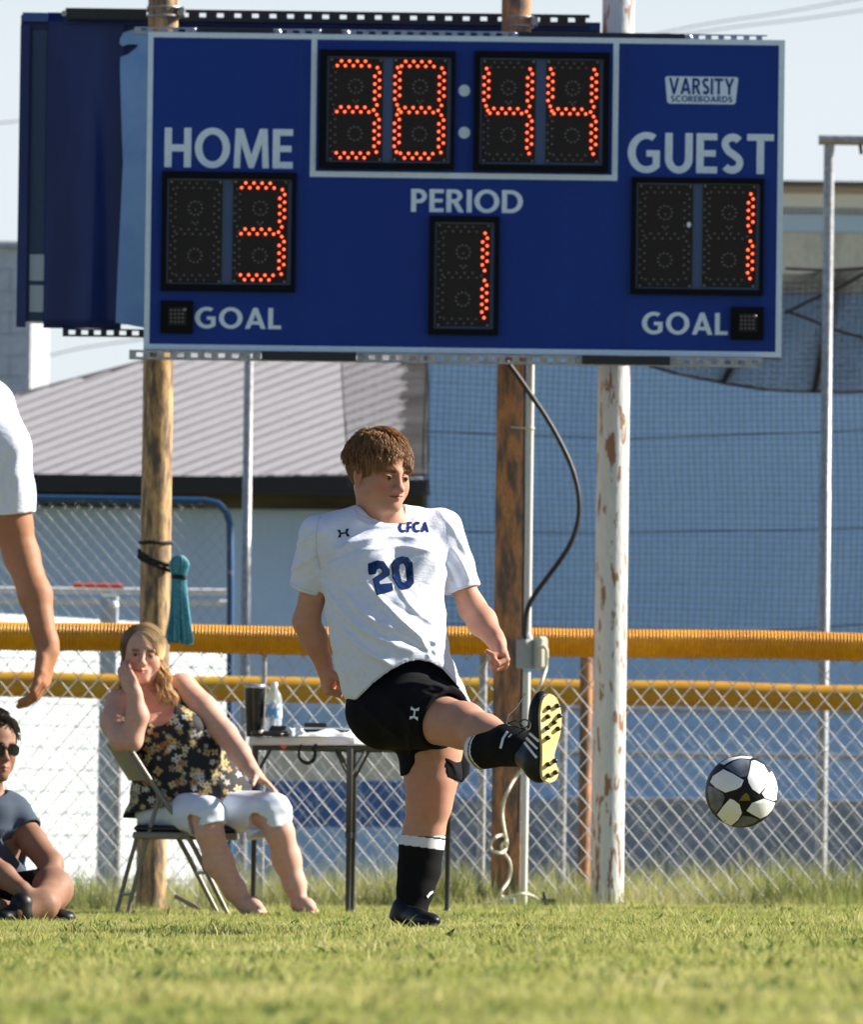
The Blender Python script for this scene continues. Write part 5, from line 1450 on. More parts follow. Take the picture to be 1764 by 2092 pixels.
    h.box(oR+a*.128, (.16,.16,.12), Mx, rad=.003, k=.004, op='sub'); h.cap(oR+a*.04, oR-a*.035, .084, .080, .004, 'sub')
    zc = lambda X: np.interp(X, [P(820,1586,30).x, P(835,1580,30).x, P(860,1535,30).x, P(900,1535,30).x, P(914,1590,30).x, P(945,1597,30).x, P(962,1575,30).x], [P(820,1586,30).z, P(835,1580,30).z, P(860,1535,30).z, P(900,1535,30).z, P(914,1590,30).z, P(945,1597,30).z, P(962,1575,30).z])
    h.field(lambda X, Y, Z, cur: np.maximum(cur, (zc(X)-Z).astype(np.float32))-cur)
    h.cap(J(880,1545,.0), J(884,1620,0), .086, .088, .004, 'sub')
    sh = sdf_object(h, 'shorts', .0045, M_shorts, root); bs = bvh_world(sh)
    mark(848, 1457, 27, 17, M_cuff, [bs], root, math.pi/2+.12)
    # ---------------- socks
    c = SDF(); sa = unit(aR-kR); p0 = J(985,1527,-.47)
    c.chain([p0, kR*.30+aR*.70, aR], [.066,.0615,.050], .02)
    c.box(p0-sa*.07+np.array([0,0,0]), (.09,.09,.07), np.stack([unit(np.cross(sa,[0,0,1])), np.cross(sa, unit(np.cross(sa,[0,0,1]))), sa],1), rad=.002, k=.004, op='sub')
    c.field(lambda X, Y, Z, cur: (.0015*np.sin(X*70+Y*60)).astype(np.float32))
    cc = lambda V: np.where(((((V-p0)@sa) < .020) | ((((V-p0)@sa) > .026) & (((V-p0)@sa) < .033)))[:,None], np.array([.72,.73,.78]), np.array([.010,.010,.011]))
    M_sockc = mat('sock_knit', (1,1,1), .9, spec=.1, attr='col', bump=.35, bscale=350, bdist=.002)
    sk = sdf_object(c, 'sock', .0035, M_sockc, root, color=cc)
    bsk = bvh_world(sk)
    decal([stroke([(1038,1494),(1029,1508),(1024,1528)], 5)], [bsk], root, 'sock_stripe', M_cuff, .002, 3)
    decal([stroke([(1046,1500),(1040,1506)], 3)], [bsk], root, 'sock_stripe', M_cuff, .002, 3)
    c = SDF()
    c.chain([J(867,1705,.01), J(861,1730,.015), J(857,1775,.02), J(849,1815,.01), J(841,1855,0), J(836,1885,0)], [.067,.067,.065,.056,.048,.045], .02)
    zt = P(868,1698,30).z
    c.field(lambda X, Y, Z, cur: np.maximum(cur, (Z-zt+.12*(X-P(868,1698,30).x)).astype(np.float32))-cur)
    c.field(lambda X, Y, Z, cur: (.0016*np.sin(Z*90+X*30)*np.clip((P(840,1820,30).z-Z)*12,0,1)).astype(np.float32))
    def c2(V):
        d = (zt-.12*(V[:,0]-P(868,1698,30).x)-V[:,2])
        wht = ((d > .005) & (d < .012)) | ((d > .018) & (d < .050))
        return np.where(wht[:,None], np.array([.74,.75,.80]), np.array([.010,.010,.011]))
    sk2 = sdf_object(c, 'sock', .0030, M_sockc, root, color=c2); bs2 = bvh_world(sk2)
    decal([[(871,1829),(877,1822),(884,1818),(885,1822),(878,1828),(874,1834)]], [bs2], root, 'maker_mark', M_cuff, .002, 2.5)
    # ---------------- boots
    n = unit([.63,-.77,.04]); tv = unit(np.array([.045,0,1])-n*(np.array([.045,0,1])@n)); wv = unit(np.cross(tv, n)); wv = wv if wv[0] > 0 else -wv
    so = J(1119,1506,-.78)
    kk = 1/665.0
    def sole_pt(px, py, lift=0):          # reading units on the sole plane
        u = (py-1506)*kk; v = (px-1119-(1506-py)*.03)*kk/abs(wv[0]); return so-tv*u+wv*v+n*lift
    ol = smooth_path([(1125,1416),(1137,1422),(1146,1440),(1149,1466),(1146,1495),(1138,1522),(1133,1542),(1137,1560),(1141,1576),(1134,1592),(1121,1597),(1110,1590),(1107,1572),(1108,1545),(1108,1520),(1106,1490),(1106,1455),(1112,1428),(1125,1416)], 5)[:-1]
    vs, fs = fill([ol], 8); m = MB()
    A_ = [sole_pt(x, y, .0) for x, y in vs]; m.add(A_, fs); m.add([q-n*.012 for q in A_], [tuple(reversed(f)) for f in fs])
    e = [sole_pt(*p) for p in ol]; m.add(e+[q-n*.012 for q in e], [(i,(i+1)%len(e),len(e)+(i+1)%len(e),len(e)+i) for i in range(len(e))], True)
    so_o = m.build('boot_sole', M_sole, root)
    for (zx, zy) in ((1405,415),(1458,400),(1398,470),(1470,460),(1437,502),(1393,540),(1460,540),(1395,600),(1395,762),(1437,737),(1395,830),(1440,808)):
        p = sole_pt(653.3+zx/3, 1306.6+zy/3); m = MB(); m.lathe(p, [(.0080,0),(.0072,.006),(.0055,.011),(0,.0115)], 10, Vector(n)); m.build('stud', M_stud, so_o)
    u = SDF()
    Mf = np.stack([wv, tv, n], 1)
    u.ell(so-n*.030+tv*.065, (.044,.080,.034), Mf, k=.02); u.ell(so-n*.040-tv*.015, (.038,.075,.044), Mf, k=.03); u.ell(so-n*.036-tv*.085, (.036,.052,.040), Mf, k=.025)
    u.cap(so-n*.05-tv*.075, aR-n*.01, .044, .048, .03)
    u.field(lambda X, Y, Z, cur: np.maximum(cur, ((X-so[0])*n[0]+(Y-so[1])*n[1]+(Z-so[2])*n[2]+.011).astype(np.float32))-cur)
    bo = sdf_object(u, 'boot_upper', .0032, M_boot, root); bb = bvh_world(bo)
    def z2(x, y): return (653.3+x/3, 1306.6+y/3)
    for ln in ([(1288,570),(1345,622)],[(1270,598),(1335,668)],[(1258,628),(1330,722)]): decal([stroke([z2(*p) for p in ln], 5)], [bb], root, 'boot_stripe', M_cuff, .0015, 2.5)
    for pth in ([(1262,330),(1240,365),(1205,415),(1160,460),(1150,490),(1143,520)], [(1143,520),(1180,500),(1210,495),(1240,520),(1262,545)], [(1262,545),(1235,530),(1230,500),(1262,488),(1290,510),(1285,545),(1262,550)], [(1262,548),(1215,535),(1180,528),(1150,520)], [(1240,560),(1270,530),(1296,545)], [(1225,570),(1250,550),(1290,560)]):
        m = MB(); m.tube([Vector(J(*z2(*p), -.66-.02*i)) for i, p in enumerate(smooth_path(pth, 4))], .0024, 5); m.build('lace', M_lace, root)
    # standing boot
    z = ground_z(J(835,1890)[0], 30)
    hp = J(806,1890,.03); hp[2] = z+.018; tp = J(893,1893,-.20); tp[2] = z+.018
    u = SDF(); shoe_upper(u, hp, tp, [0,0,1], h=.058, w=.037)
    bo = sdf_object(u, 'boot_upper', .004, M_boot, root)
    d = unit(tp-hp); sdv = np.cross(d, [0,0,1]); ol2 = [(0,-.02),(.03,0),(.034,.05),(.028,.12),(.042,.20),(.034,.26),(0,.285),(-.034,.26),(-.042,.20),(-.030,.12),(-.034,.05),(-.03,0)]
    m = MB(); e = [hp+sdv*a_+d*(b_*.95)+np.array([0,0,-.004]) for a_, b_ in ol2]; nn = len(e)
    m.add(e+[q-np.array([0,0,.010]) for q in e], [tuple(range(nn)), tuple(range(2*nn-1,nn-1,-1))]+[(i,(i+1)%nn,nn+(i+1)%nn,nn+i) for i in range(nn)]); m.build('boot_sole', M_cuff, root)
    return root
player()

# ------------------------------------------------------------------ the ball
def ball():
    Y = 29.6; c = P(1515.5, 1616, Y); r = 74.5/S(Y)
    root = thing('football', 'black and white soccer ball in the air at lower right', 'ball', c)
    m = MB(); m.sphere(c, r*.993, 64); m.build('ball_core', mat('ball_black', (.007,.008,.012), .5, spec=.25), root)
    M_bw = mat('ball_white', (.86,.88,.88), .35, fine=.02); M_bg = mat('ball_grey', (.17,.20,.25), .4, col2=(.06,.07,.09), scale=14, lo=.4, hi=.6); M_gold = mat('ball_gold', (.20,.15,.02), .4)
    def b(x, y): return ((2150+x*330/1764)*.6533, (2300+y*330/1764)*.6533)
    fronts = [([(375,780),(420,680),(590,565),(750,640),(925,745),(880,850),(800,900),(620,955),(460,870)], M_bw),
              ([(1060,420),(1120,405),(1270,480),(1350,620),(1330,820),(1260,890),(1190,970),(1070,890),(1010,790),(990,700),(1030,560)], M_bw),
              ([(1360,620),(1410,580),(1480,700),(1505,850),(1490,1060),(1440,1080),(1290,1040),(1230,960),(1290,880),(1345,800)], M_bw),
              ([(1070,1120),(1270,1045),(1470,1110),(1420,1230),(1340,1320),(1220,1380),(1080,1310),(980,1250)], M_bw),
              ([(700,1055),(770,1080),(860,1150),(905,1290),(850,1400),(740,1500),(620,1450),(500,1320),(590,1180)], M_bw),
              ([(350,840),(460,880),(590,970),(610,1050),(560,1190),(480,1290),(400,1200),(355,1050),(340,920)], M_bg),
              ([(620,530),(760,430),(900,380),(1030,410),(1020,520),(990,640),(960,680),(880,690),(740,610)], M_bg),
              ([(920,1330),(1060,1350),(1190,1395),(1100,1460),(950,1510),(810,1510),(790,1490),(870,1400)], M_bg),
              ([(540,460),(700,370),(900,335),(1090,350),(1040,385),(880,375),(740,410),(600,490)], M_bw)]
    def onb(p, rr):
        p = Vector(b(*p)); dx = (p.x-1515.5)/74.5; dz = -(p.y-1616)/74.5; q = dx*dx+dz*dz
        if q > .98: f = math.sqrt(.98/q); dx *= f; dz *= f; q = .98
        return Vector((dx, -math.sqrt(1-q), dz)).normalized()*rr
    for poly, M in fronts+[([(900,1010),(960,950),(1010,990),(1040,1080),(850,1090)], M_gold)]:
        lift = 1.003 if M is not M_gold else 1.0035
        P2 = poly
        vs, fs = fill([P2], 60); m = MB(); m.smooth = True; m.add([c+onb(v, r*lift) for v in vs], fs)
        e = [onb(v, 1) for v in P2]; n = len(e); m.add([c+v*r*lift for v in e]+[c+v*r*.99 for v in e], [(i,(i+1)%n,n+(i+1)%n,n+i) for i in range(n)]); m.build('panel', M, root)
    # panels on the far side, mirrored through the centre
    for poly, M in fronts[:8]:
        vs, fs = fill([poly], 60); m = MB(); m.smooth = True; m.add([c-onb(v, r*1.003) for v in vs], fs); m.build('panel', M, root)
ball()
# ------------------------------------------------------------------ woman on the folding chair
M_capri = mat('white_capri', (.72,.78,.88), .8, bump=.15, bscale=200, bdist=.002)
M_frame = mat('chair_frame_beige', (.22,.20,.16), .45, .2, fine=.08)
M_pad = mat('black_vinyl', (.012,.013,.018), .4)
M_floral = mat('floral_cloth', (1,1,1), .8, attr='col', bump=.15, bscale=200, bdist=.002)

def folding_chair():
    Y = 40.2; A = lambda x, y, d: Vector(J(x, y, d, Y))
    root = thing('folding_chair', 'beige metal folding chair with black padded seat, under the seated woman', 'chair', (A(350,1868,0).x, Y, ground_z(-1.1, Y)))
    k = 1/S(Y)
    for d, sh in ((-.21, 0), (.21, -22)):
        gz = 4 if d < 0 else 0
        m = MB(); m.tube([A(x+sh, y, d) for x, y in smooth_path([(258,1521),(262,1525),(269,1534),(326,1622),(383,1705),(468,1868+gz)], 4)], 5.2*k, 10); m.build('long_leg', M_frame, root)
        m = MB(); m.tube([A(x+sh, y, d*.88) for x, y in ((337,1612),(322,1638),(282,1780),(259,1868+gz))], 4.6*k, 10); m.build('rear_leg', M_frame, root)
        m = MB(); q = A(468+sh, 1868+gz, d); m.lathe(q, [(6.4*k,-.012),(6.4*k,.01)], 10); m.build('foot_cap', M_pad, root)
    m = MB(); vs = []
    for i in range(7):
        u = i/6; d = -.21+.42*u; bul = .035*math.sin(math.pi*u); sh = -22*u
        for (x, y) in ((246,1519),(262,1524),(309,1590),(292,1594)):
            p = A(x+sh, y, d); vs.append(p+Vector((-bul, 0, 0)))
    m.smooth = False
    m.add(vs, [(i*4+j, i*4+(j+1) % 4, (i+1)*4+(j+1) % 4, (i+1)*4+j) for i in range(6) for j in range(4)]+[(0,1,2,3),(24,27,26,25)]); m.build('backrest', M_frame, root)
    z = A(380,1690,0).z; c = A(383,1690,0)
    m = MB(); m.bbox((c.x-.005, Y, z-.035), (.44,.40,.030), .006); m.build('seat_frame', M_frame, root)
    m = MB(); m.bbox((c.x-.005, Y, z-.006), (.43,.39,.030), .012); m.build('seat', M_pad, root)
    m = MB(); m.tube([A(268,1825,-.18), A(250,1825,.18)], 3.5*k, 8); m.build('crossbar', M_frame, root)
    m = MB(); m.tube([A(424,1782,-.2), A(402,1782,.2)], 3.5*k, 8); m.build('crossbar', M_frame, root)
folding_chair()

def woman():
    Y = 40.2; A = lambda x, y, d=0.0: J(x, y, d, Y)
    root = thing('person', 'smiling blonde woman in black floral top and white capris resting her cheek on her hand', 'person', A(380,1700))
    b = SDF(); fr = head(b, A(291,1337,-.06), [.05,-1,-.03], [.06,0,1], scale=1.03, chub=.8, smile=1.0, s_eye=.28); hc, HM, hs = fr
    b.cap(hc+HM@np.array([0,-.02,-.06]), A(305,1420,.02), .052, .060, .03)
    b.loft([(A(385,1650)[0], Y, A(385,1650)[2], .225, .150, 0), (A(380,1600)[0], Y, A(380,1600)[2], .215, .155, 0), (A(360,1540)[0], Y, A(360,1540)[2], .185, .135, 0), (A(335,1480)[0], Y, A(335,1480)[2], .170, .125, 0), (A(318,1440)[0], Y, A(318,1440)[2], .150, .100, 0), (A(308,1415)[0], Y, A(308,1415)[2], .100, .070, 0)], k=.04)
    b.ell(A(300,1490,-.09), (.075,.060,.07), k=.04); b.ell(A(372,1485,-.09), (.075,.060,.07), k=.04)
    sR = A(246,1438,-.03); eR = A(250,1510,-.16); e2 = A(268,1512,-.19); wR = A(274,1411,-.20)
    b.cap(A(300,1425,.02), sR, .055, .055, .03)
    b.chain([sR, A(238,1475,-.08), eR], [.066,.066,.052], .02); b.cap(eR, e2, .050, .046, .02); b.chain([e2, A(281,1462,-.195), wR], [.048,.046,.029], .02)
    hand(b, wR, [-.44,.20,.87], [.40,.90,.05], [-.9,.3,.0], [(.35,.5,.3),(.3,.5,.3),(.25,.45,.3),(.2,.4,.3)], scale=.92, thumb_pose=(.18,.3,.3))
    sL = A(372,1405,.0); eL = A(462,1500,-.08); wL = A(520,1580,-.28)
    b.cap(A(310,1425,.02), sL, .055, .058, .03)
    b.chain([sL, A(415,1448,-.04), eL, A(490,1538,-.18), wL], [.062,.060,.048,.044,.030], .02)
    hand(b, wL, [.70,-.25,-.52], [-.30,-.10,-1], [-.4,-.8,-.3], [(.15,.25,.2),(.12,.2,.2),(.12,.2,.2),(.15,.2,.2)], spread=.012, scale=.95, thumb_pose=(.75,.3,.2))
    kR = A(424,1668,-.34); kL = A(560,1662,-.32)
    b.cap(A(350,1655,0), kR, .080, .056, .03); b.cap(A(440,1655,0), kL, .080, .058, .03)
    b.chain([kR, A(428,1700,-.35), A(447,1760,-.32), A(478,1815,-.32), A(502,1850,-.33)], [.056,.056,.060,.045,.034], .03)
    b.chain([kL, A(572,1700,-.33), A(586,1755,-.30), A(602,1805,-.31), A(612,1840,-.32)], [.058,.056,.057,.044,.033], .03)
    for a_, t_ in ((A(503,1856,-.32), A(532,1868,-.42)), (A(613,1848,-.31), A(640,1864,-.40))):
        a_ = np.array(a_); t_ = np.array(t_); t_[2] = ground_z(t_[0], Y)+.022; a_[2] = max(a_[2], ground_z(a_[0], Y)+.05)
        b.chain([a_, a_*.5+t_*.5+np.array([0,0,.008]), t_], [.034,.034,.024], .02, flat=None)
        b.cap(a_+np.array([0,.03,-.015]), a_, .028, .03, .02)
        d_ = unit((t_-a_)*[1,1,0]); s_ = np.cross(d_, [0,0,1])
        for i in range(5): b.cap(t_+s_*(.020-.010*i)*1.0, t_+s_*(.022-.011*i)+d_*(.028-.004*i)+np.array([0,0,-.004]), .0085-.0006*i, .0075-.0006*i, .004)
    base = (.64,.38,.285); col = face_color(base, fr, brow=(.16,.09,.05), blush=.8, lip=(.55,.16,.15), browlen=.9, lw=.006)
    def color(V):
        C = col(V)
        m = np.exp(-(np.linalg.norm(V-A(325,1450,-.1), axis=1)/.14)**2)[:,None]*.55; C = C*(1-m)+np.array([.56,.23,.165])*m
        return C
    fine = [(hc-[.12,.15,.125], hc+[.12,.12,.15], .0026), (wR-[.10,.08,.05], wR+[.06,.13,.02], .003), (wL-[.05,.10,.12], wL+[.17,.09,.05], .003)]
    fine[1] = ((wR[0]-.10, wR[1]-.10, hc[2]-.1255-.07), (wR[0]+.06, wR[1]+.12, hc[2]-.1255), .003)
    body = sdf_object(b, 'body', .0050, M_skin, root, fine=fine, color=color, clip=None)
    eyes(fr, body, (.04,.05,.06))
    # top
    t = SDF()
    t.loft([(A(378,1672)[0], Y, A(378,1672)[2], .262, .170, 0), (A(390,1640)[0], Y, A(390,1640)[2], .262, .185, 0), (A(388,1600)[0], Y, A(388,1600)[2], .250, .185, 0), (A(366,1545)[0], Y, A(366,1545)[2], .212, .162, 0), (A(338,1485)[0], Y, A(338,1485)[2], .186, .145, 0), (A(318,1440)[0], Y, A(318,1440)[2], .165, .118, 0), (A(308,1412)[0], Y, A(308,1412)[2], .120, .090, 0)], k=.03)
    t.ell(A(298,1492,-.10), (.085,.068,.078), k=.05); t.ell(A(374,1487,-.10), (.085,.068,.078), k=.05)
    t.cap(A(290,1428,.02), A(252,1436,-.01), .068, .064, .03); t.cap(A(325,1420,.02), A(362,1412,.01), .068, .066, .03)
    t.field(lambda X, Y_, Z, cur: (.0045*np.sin(X*55-Z*22+1)*np.clip((A(350,1560)[2]-Z)*8, .12, 1)+.0025*np.sin(X*31+Z*60)).astype(np.float32))
    hx = [A(x,1600)[0] for x in (255,300,345,400,450,485,515)]; hz = [A(380,y)[2] for y in (1665,1655,1646,1622,1640,1652,1630)]
    t.field(lambda X, Y_, Z, cur: np.maximum(cur, np.where(Y_ < Y-.02, (np.interp(X, hx, hz)-Z), A(380,1672)[2]-Z).astype(np.float32))-cur)
    t.ell(A(322,1425,-.13), (.078,.125,.122), k=.006, op='sub'); t.ell(A(305,1395,.0), (.092,.12,.055), k=.006, op='sub')
    t.cap(A(228,1445,-.03), A(215,1460,-.04), .062, .07, .006, 'sub'); t.cap(A(388,1412,.0), A(402,1428,.0), .060, .066, .006, 'sub')
    rng = np.random.default_rng(11); nf = 250
    fp = np.stack([rng.uniform(A(262,1)[0], A(512,1)[0], nf), rng.uniform(Y-.25, Y-.05, nf), rng.uniform(A(1,1655)[2], A(1,1425)[2], nf)], 1)
    fr_ = rng.uniform(.009,.024,nf); pal = np.array([(.72,.70,.58),(.62,.42,.14),(.55,.24,.08),(.70,.72,.72),(.42,.34,.2),(.75,.62,.3)]); fc = pal[rng.integers(0,6,nf)]; ph = rng.uniform(0,6,nf); petals = rng.integers(4,7,nf)
    def floral(V):
        C = np.tile(np.array([.010,.010,.013]), (len(V),1))
        g = np.clip(vnoise(V, 14, 9)*3-1.0, 0, .4)[:,None]; C = C*(1-g)+np.array([.045,.045,.07])*g
        for i in range(nf):
            dx = V[:,0]-fp[i,0]; dz = V[:,2]-fp[i,2]; m0 = (np.abs(dx) < .04) & (np.abs(dz) < .04)
            if not m0.any(): continue
            r = np.hypot(dx[m0], dz[m0]); th = np.arctan2(dz[m0], dx[m0]); R = fr_[i]*(.78+.25*np.sin(th*petals[i]+ph[i]))
            w = np.clip((R-r)/.003, 0, 1); cen = np.clip((fr_[i]*.28-r)/.003, 0, 1)
            c = C[m0]; c = c*(1-w[:,None])+fc[i]*(.75+.25*np.sin(th*petals[i]*2+1))[:,None]*w[:,None]; c = c*(1-cen[:,None])+np.array([.03,.025,.02])*cen[:,None]; C[m0] = c
        return C
    sdf_object(t, 'floral_top', .0042, M_floral, root, color=floral)
    # capris
    c = SDF()
    c.ell(A(372,1662,.0), (.20,.16,.085), k=.05); c.ell(A(440,1662,.0), (.16,.15,.080), k=.05)
    pR = A(424,1664,-.34); pL = A(556,1658,-.32)
    c.cap(A(352,1655,0), pR, .092, .078, .04); c.cap(A(445,1658,0), pL, .094, .082, .04)
    c.cap(pR, A(424,1700,-.355), .077, .080, .02); c.cap(pL, A(546,1708,-.33), .081, .088, .02)
    c.field(lambda X, Y_, Z, cur: (.0018*np.sin(X*60+Z*45+Y_*30)+.001*np.sin(X*25-Z*130+2)).astype(np.float32))
    for (p, a_, r) in ((A(420,1690,-.36), unit([.35,-.25,-1]), .066), (A(545,1698,-.34), unit([.30,-.2,-1]), .072)):
        x = unit(np.cross(a_, [0,1,0])); y = np.cross(a_, x); c.box(p+a_*.085, (.12,.12,.08), np.stack([x,y,a_],1), rad=.003, k=.004, op='sub'); c.cap(p+a_*.03, p-a_*.03, r, r, .004, 'sub')
    sdf_object(c, 'capri_trousers', .0048, M_capri, root)
    # sandals, earring
    for (x0, y0, x1, y1, d) in ((499,1872,534,1877,-.36), (610,1866,642,1872,-.35)):
        p = A(x0,y0,d); q = A(x1,y1,d-.09); m = MB(); z0 = ground_z(p[0], Y)+.006; m.bbox(((p[0]+q[0])/2, (p[1]+q[1])/2, z0), (.17,.085,.014), .005, Matrix.Rotation(-.7,3,'Z')); m.build('sandal', mat('sandal_brown', (.06,.03,.02), .6) if 'sandal_brown' not in bpy.data.materials else bpy.data.materials['sandal_brown'], root)
    m = MB(); m.sphere(Vector(hc+HM@(np.array([-.079,.0,-.045])*hs)), .006, 10); m.build('earring', mat('pearl', (.8,.8,.78), .15), root)
    # hair
    rng = np.random.default_rng(21); R = HM; e0 = np.array([0,-.018,.036]); er = np.array([.080,.102,.090]); paths = []; cols = []; rad = []
    # local x+ is viewer-left; the long curls fall on viewer right (x-)
    tg = lambda: np.array([rng.normal(-.165,.045), rng.normal(.02,.04), -.005])
    TG = [tg() for _ in range(22)]
    n = 0
    while n < 3400:
        d = rng.normal(size=3); d /= np.linalg.norm(d); p = e0+d*er
        if p[2] < -.035 and p[1] > -.05: continue
        if p[1] > .020 and p[2] < .082+.10*abs(p[0]-.01) and abs(p[0]) < .070 and not (p[0] < -.055): continue
        if p[1] > .0 and p[2] < .02 and abs(p[0]) > .05: continue
        right = p[0] < .012+.03*rng.random()
        path = [p*1.0-d*.004]; q = p.copy(); m_ = 26 if right else 14
        L = (.35+.10*rng.random()) if right else rng.uniform(.14,.19); st = L/m_
        part = np.array([.012, .05, .122])
        away = np.array([-1.0 if right else 1.0, -.25, -.55]); v = away-d*(away@d); v = unit(v+rng.normal(size=3)*.05)
        ph0 = rng.uniform(0,6.28); cl = int(rng.integers(0,22))
        phc = cl*1.7; amp = rng.uniform(.45,.95) if right else .12
        T_ = TG[cl]+rng.normal(size=3)*.008
        for j in range(1, m_):
            dn = (q-e0)/er; r = np.linalg.norm(dn); nrm = unit(dn/er)
            if q[2] > -.01:
                v = unit(v*.8+np.array([-.18 if right else .10,-.05,-.28])); v = unit(v-nrm*min(0, v@nrm)*1.0-nrm*.3*max(0,v@nrm))
                q = q+v*st; dn = (q-e0)/er; r = np.linalg.norm(dn)
                q = e0+(q-e0)/r*max(1.02+.09*(j/m_)+.03*math.sin(phc), min(r, 1.16))
            else:
                w = np.array([math.sin(q[2]*75+phc+.13*ph0), math.cos(q[2]*68+phc+.13*ph0), 0])*amp
                pull = np.array([(T_[0]-q[0]) if right else 0, (T_[1]+.03-q[1]) if right else -.02, 0])*6
                v = unit(v*.55+np.array([0,0,-.75])+w*.8+pull*.42); q = q+v*st
                dn = (q-e0)/er; r = np.linalg.norm(dn)
                if r < 1.05: q = e0+(q-e0)/r*1.05
            path.append(q.copy())
        while len(path) < 26: path.append(path[-1]+np.array([0,0,-.0005]))
        paths.append(path); rad.append(rng.uniform(.0013,.0026)); u = rng.random()
        base = np.array([1.0,.72,.40]) if right else np.array([.36,.235,.115])
        if right and p[0] > -.02 and p[2] > .1: base = base*.7
        cols.append(base*(.55+.7*u)); n += 1
    W_ = hc+np.array(paths)*hs@R.T
    strands(W_, np.array(rad), np.array(cols), 'hair', M_hair, root)
woman()

# ------------------------------------------------------------------ table and what stands on it
def table():
    Yn = 40.35; c0 = P(715,1510,Yn); cl = P(500,1507,Yn+.45); cr = P(940,1514,Yn+.45); zt = P(715,1504,Yn).z
    root = thing('folding_table', 'white plastic folding table with dark metal legs between the woman and the player', 'table', (c0.x, Yn+.45, ground_z(c0.x, Yn)))
    n0 = Vector((c0.x, Yn, 0)); nl = Vector((cl.x, Yn+.45, 0)); nr = Vector((cr.x, Yn+.45, 0)); nf = nl+nr-n0
    def rounded(f, r=.05):
        cs = [n0, nr, nf, nl]; cen = (n0+nf)/2; out = []
        for i in range(4):
            a = cs[i-1]; b = cs[i]; c = cs[(i+1) % 4]; d1 = (a-b).normalized(); d2 = (c-b).normalized()
            for t in range(5):
                t = t/4; p = (b+d1*r)*(1-t)**2+b*2*t*(1-t)+(b+d2*r)*t*t; out.append(cen+(p-cen)*f)
        return out
    rings = [(.975,-.036),(.995,-.030),(1.0,-.018),(.997,-.004),(.985,0)]
    vs = []
    for f, dz in rings: vs += [Vector((p.x, p.y, zt+dz)) for p in rounded(f)]
    N = 20; fs = [(i*N+k, i*N+(k+1) % N, (i+1)*N+(k+1) % N, (i+1)*N+k) for i in range(4) for k in range(N)]+[tuple(range(4*N, 5*N)), tuple(range(N-1, -1, -1))]
    m = MB(); m.add(vs, fs, False); m.build('tabletop', mat('table_white', (.76,.79,.84), .5, fine=.03), root)
    inset = lambda p, f=.90: (n0+nf)/2+(p-(n0+nf)/2)*f
    for i, p in enumerate((n0, nl, nr, nf)):
        q = inset(p); gz = ground_z(q.x, q.y)-.01; m = MB()
        m.tube([(q.x,q.y,zt-.035),(q.x,q.y,zt*.45),(q.x,q.y,zt*.449),(q.x,q.y,gz+.03)], [.0135,.0135,.0110,.0110], 12); m.build('leg', M_grey, root)
        m = MB(); m.lathe((q.x,q.y,gz), [(.017,0),(.017,.03),(.012,.036)], 12); m.tube([(q.x-.0,q.y,zt*.45-.012),(q.x,q.y,zt*.45+.012)], .0165, 10); m.build('foot_cap', M_pad, root)
        for t in (nl if i in (0,3) else n0, nr if i in (0,3) else nf):
            dd = (inset(t)-q).normalized(); m = MB(); m.tube([(q.x+dd.x*.10,q.y+dd.y*.10,zt-.04),(q.x+dd.x*.008,q.y+dd.y*.008,zt-.165)], .0062, 7); m.build('brace', M_grey, root)
    m = MB(); a = inset(n0,.93); b = inset(nl,.93); m.b2((a.x-.002,a.y,zt-.06),(a.x+.002,a.y+.01,zt-.036)); 
    for (u, v) in ((n0,nr),(n0,nl),(nl,nf),(nr,nf)):
        a = inset(u,.9); b = inset(v,.9); m = MB(); m.tube([(a.x,a.y,zt-.046),(b.x,b.y,zt-.046)], .011, 6); m.build('apron_rail', M_grey, root)
    # tumbler
    Yt = 40.72; p = P(520,1500,Yt); k = 1/S(Yt); h = P(520,1402,Yt).z-zt
    r = thing('tumbler', 'tall black insulated tumbler with a steel rim on the white table', 'cup', (p.x, Yt, zt))
    m = MB(); m.lathe((p.x,Yt,zt), [(0,0),(15.5*k,0),(16.5*k,.008),(22*k,h-.012),(22*k,h-.006)], 28); m.build('cup_body', mat('tumbler_black', (.008,.008,.010), .25), r)
    m = MB(); m.lathe((p.x,Yt,zt+h-.006), [(22*k,0),(22.8*k,.003),(22.8*k,.012),(19*k,.018),(0,.018)], 28); m.build('lid', mat('tumbler_rim', (.5,.52,.55), .25, .6), r)
    # bottle
    p = P(559,1500,Yt-.02); h = P(559,1393,Yt).z-zt
    r = thing('water_bottle', 'clear plastic water bottle with a blue label beside the black tumbler', 'bottle', (p.x, Yt-.02, zt))
    gl = bpy.data.materials.new('clear_plastic'); gl.use_nodes = True; bb = gl.node_tree.nodes['Principled BSDF']; bb.inputs['Transmission Weight'].default_value = .75; bb.inputs['Roughness'].default_value = .12; bb.inputs['Base Color'].default_value = (.85,.92,.97,1); bb.inputs['IOR'].default_value = 1.2
    prof = [(0,.002),(14*k,0),(17*k,.008)]+[(17*k-(.0015 if i % 2 else 0), .015+i*.010) for i in range(int(h*.60/.010))]+[(17*k,h*.66),(15*k,h*.76),(9*k,h*.86),(6*k,h*.90),(6*k,h*.93)]
    m = MB(); m.lathe((p.x,Yt-.02,zt), prof, 24); m.build('bottle_body', gl, r)
    m = MB(); m.lathe((p.x,Yt-.02,zt), [(17.3*k,h*.34),(17.3*k,h*.60)], 24); m.build('label', mat('bottle_label', (.10,.35,.70), .5, col2=(.75,.8,.85), scale=25, lo=.5, hi=.55), r)
    m = MB(); m.lathe((p.x,Yt-.02,zt), [(7.2*k,h*.92),(7.4*k,h*.99),(6.5*k,h),(0,h)], 16); m.build('cap', M_white, r)
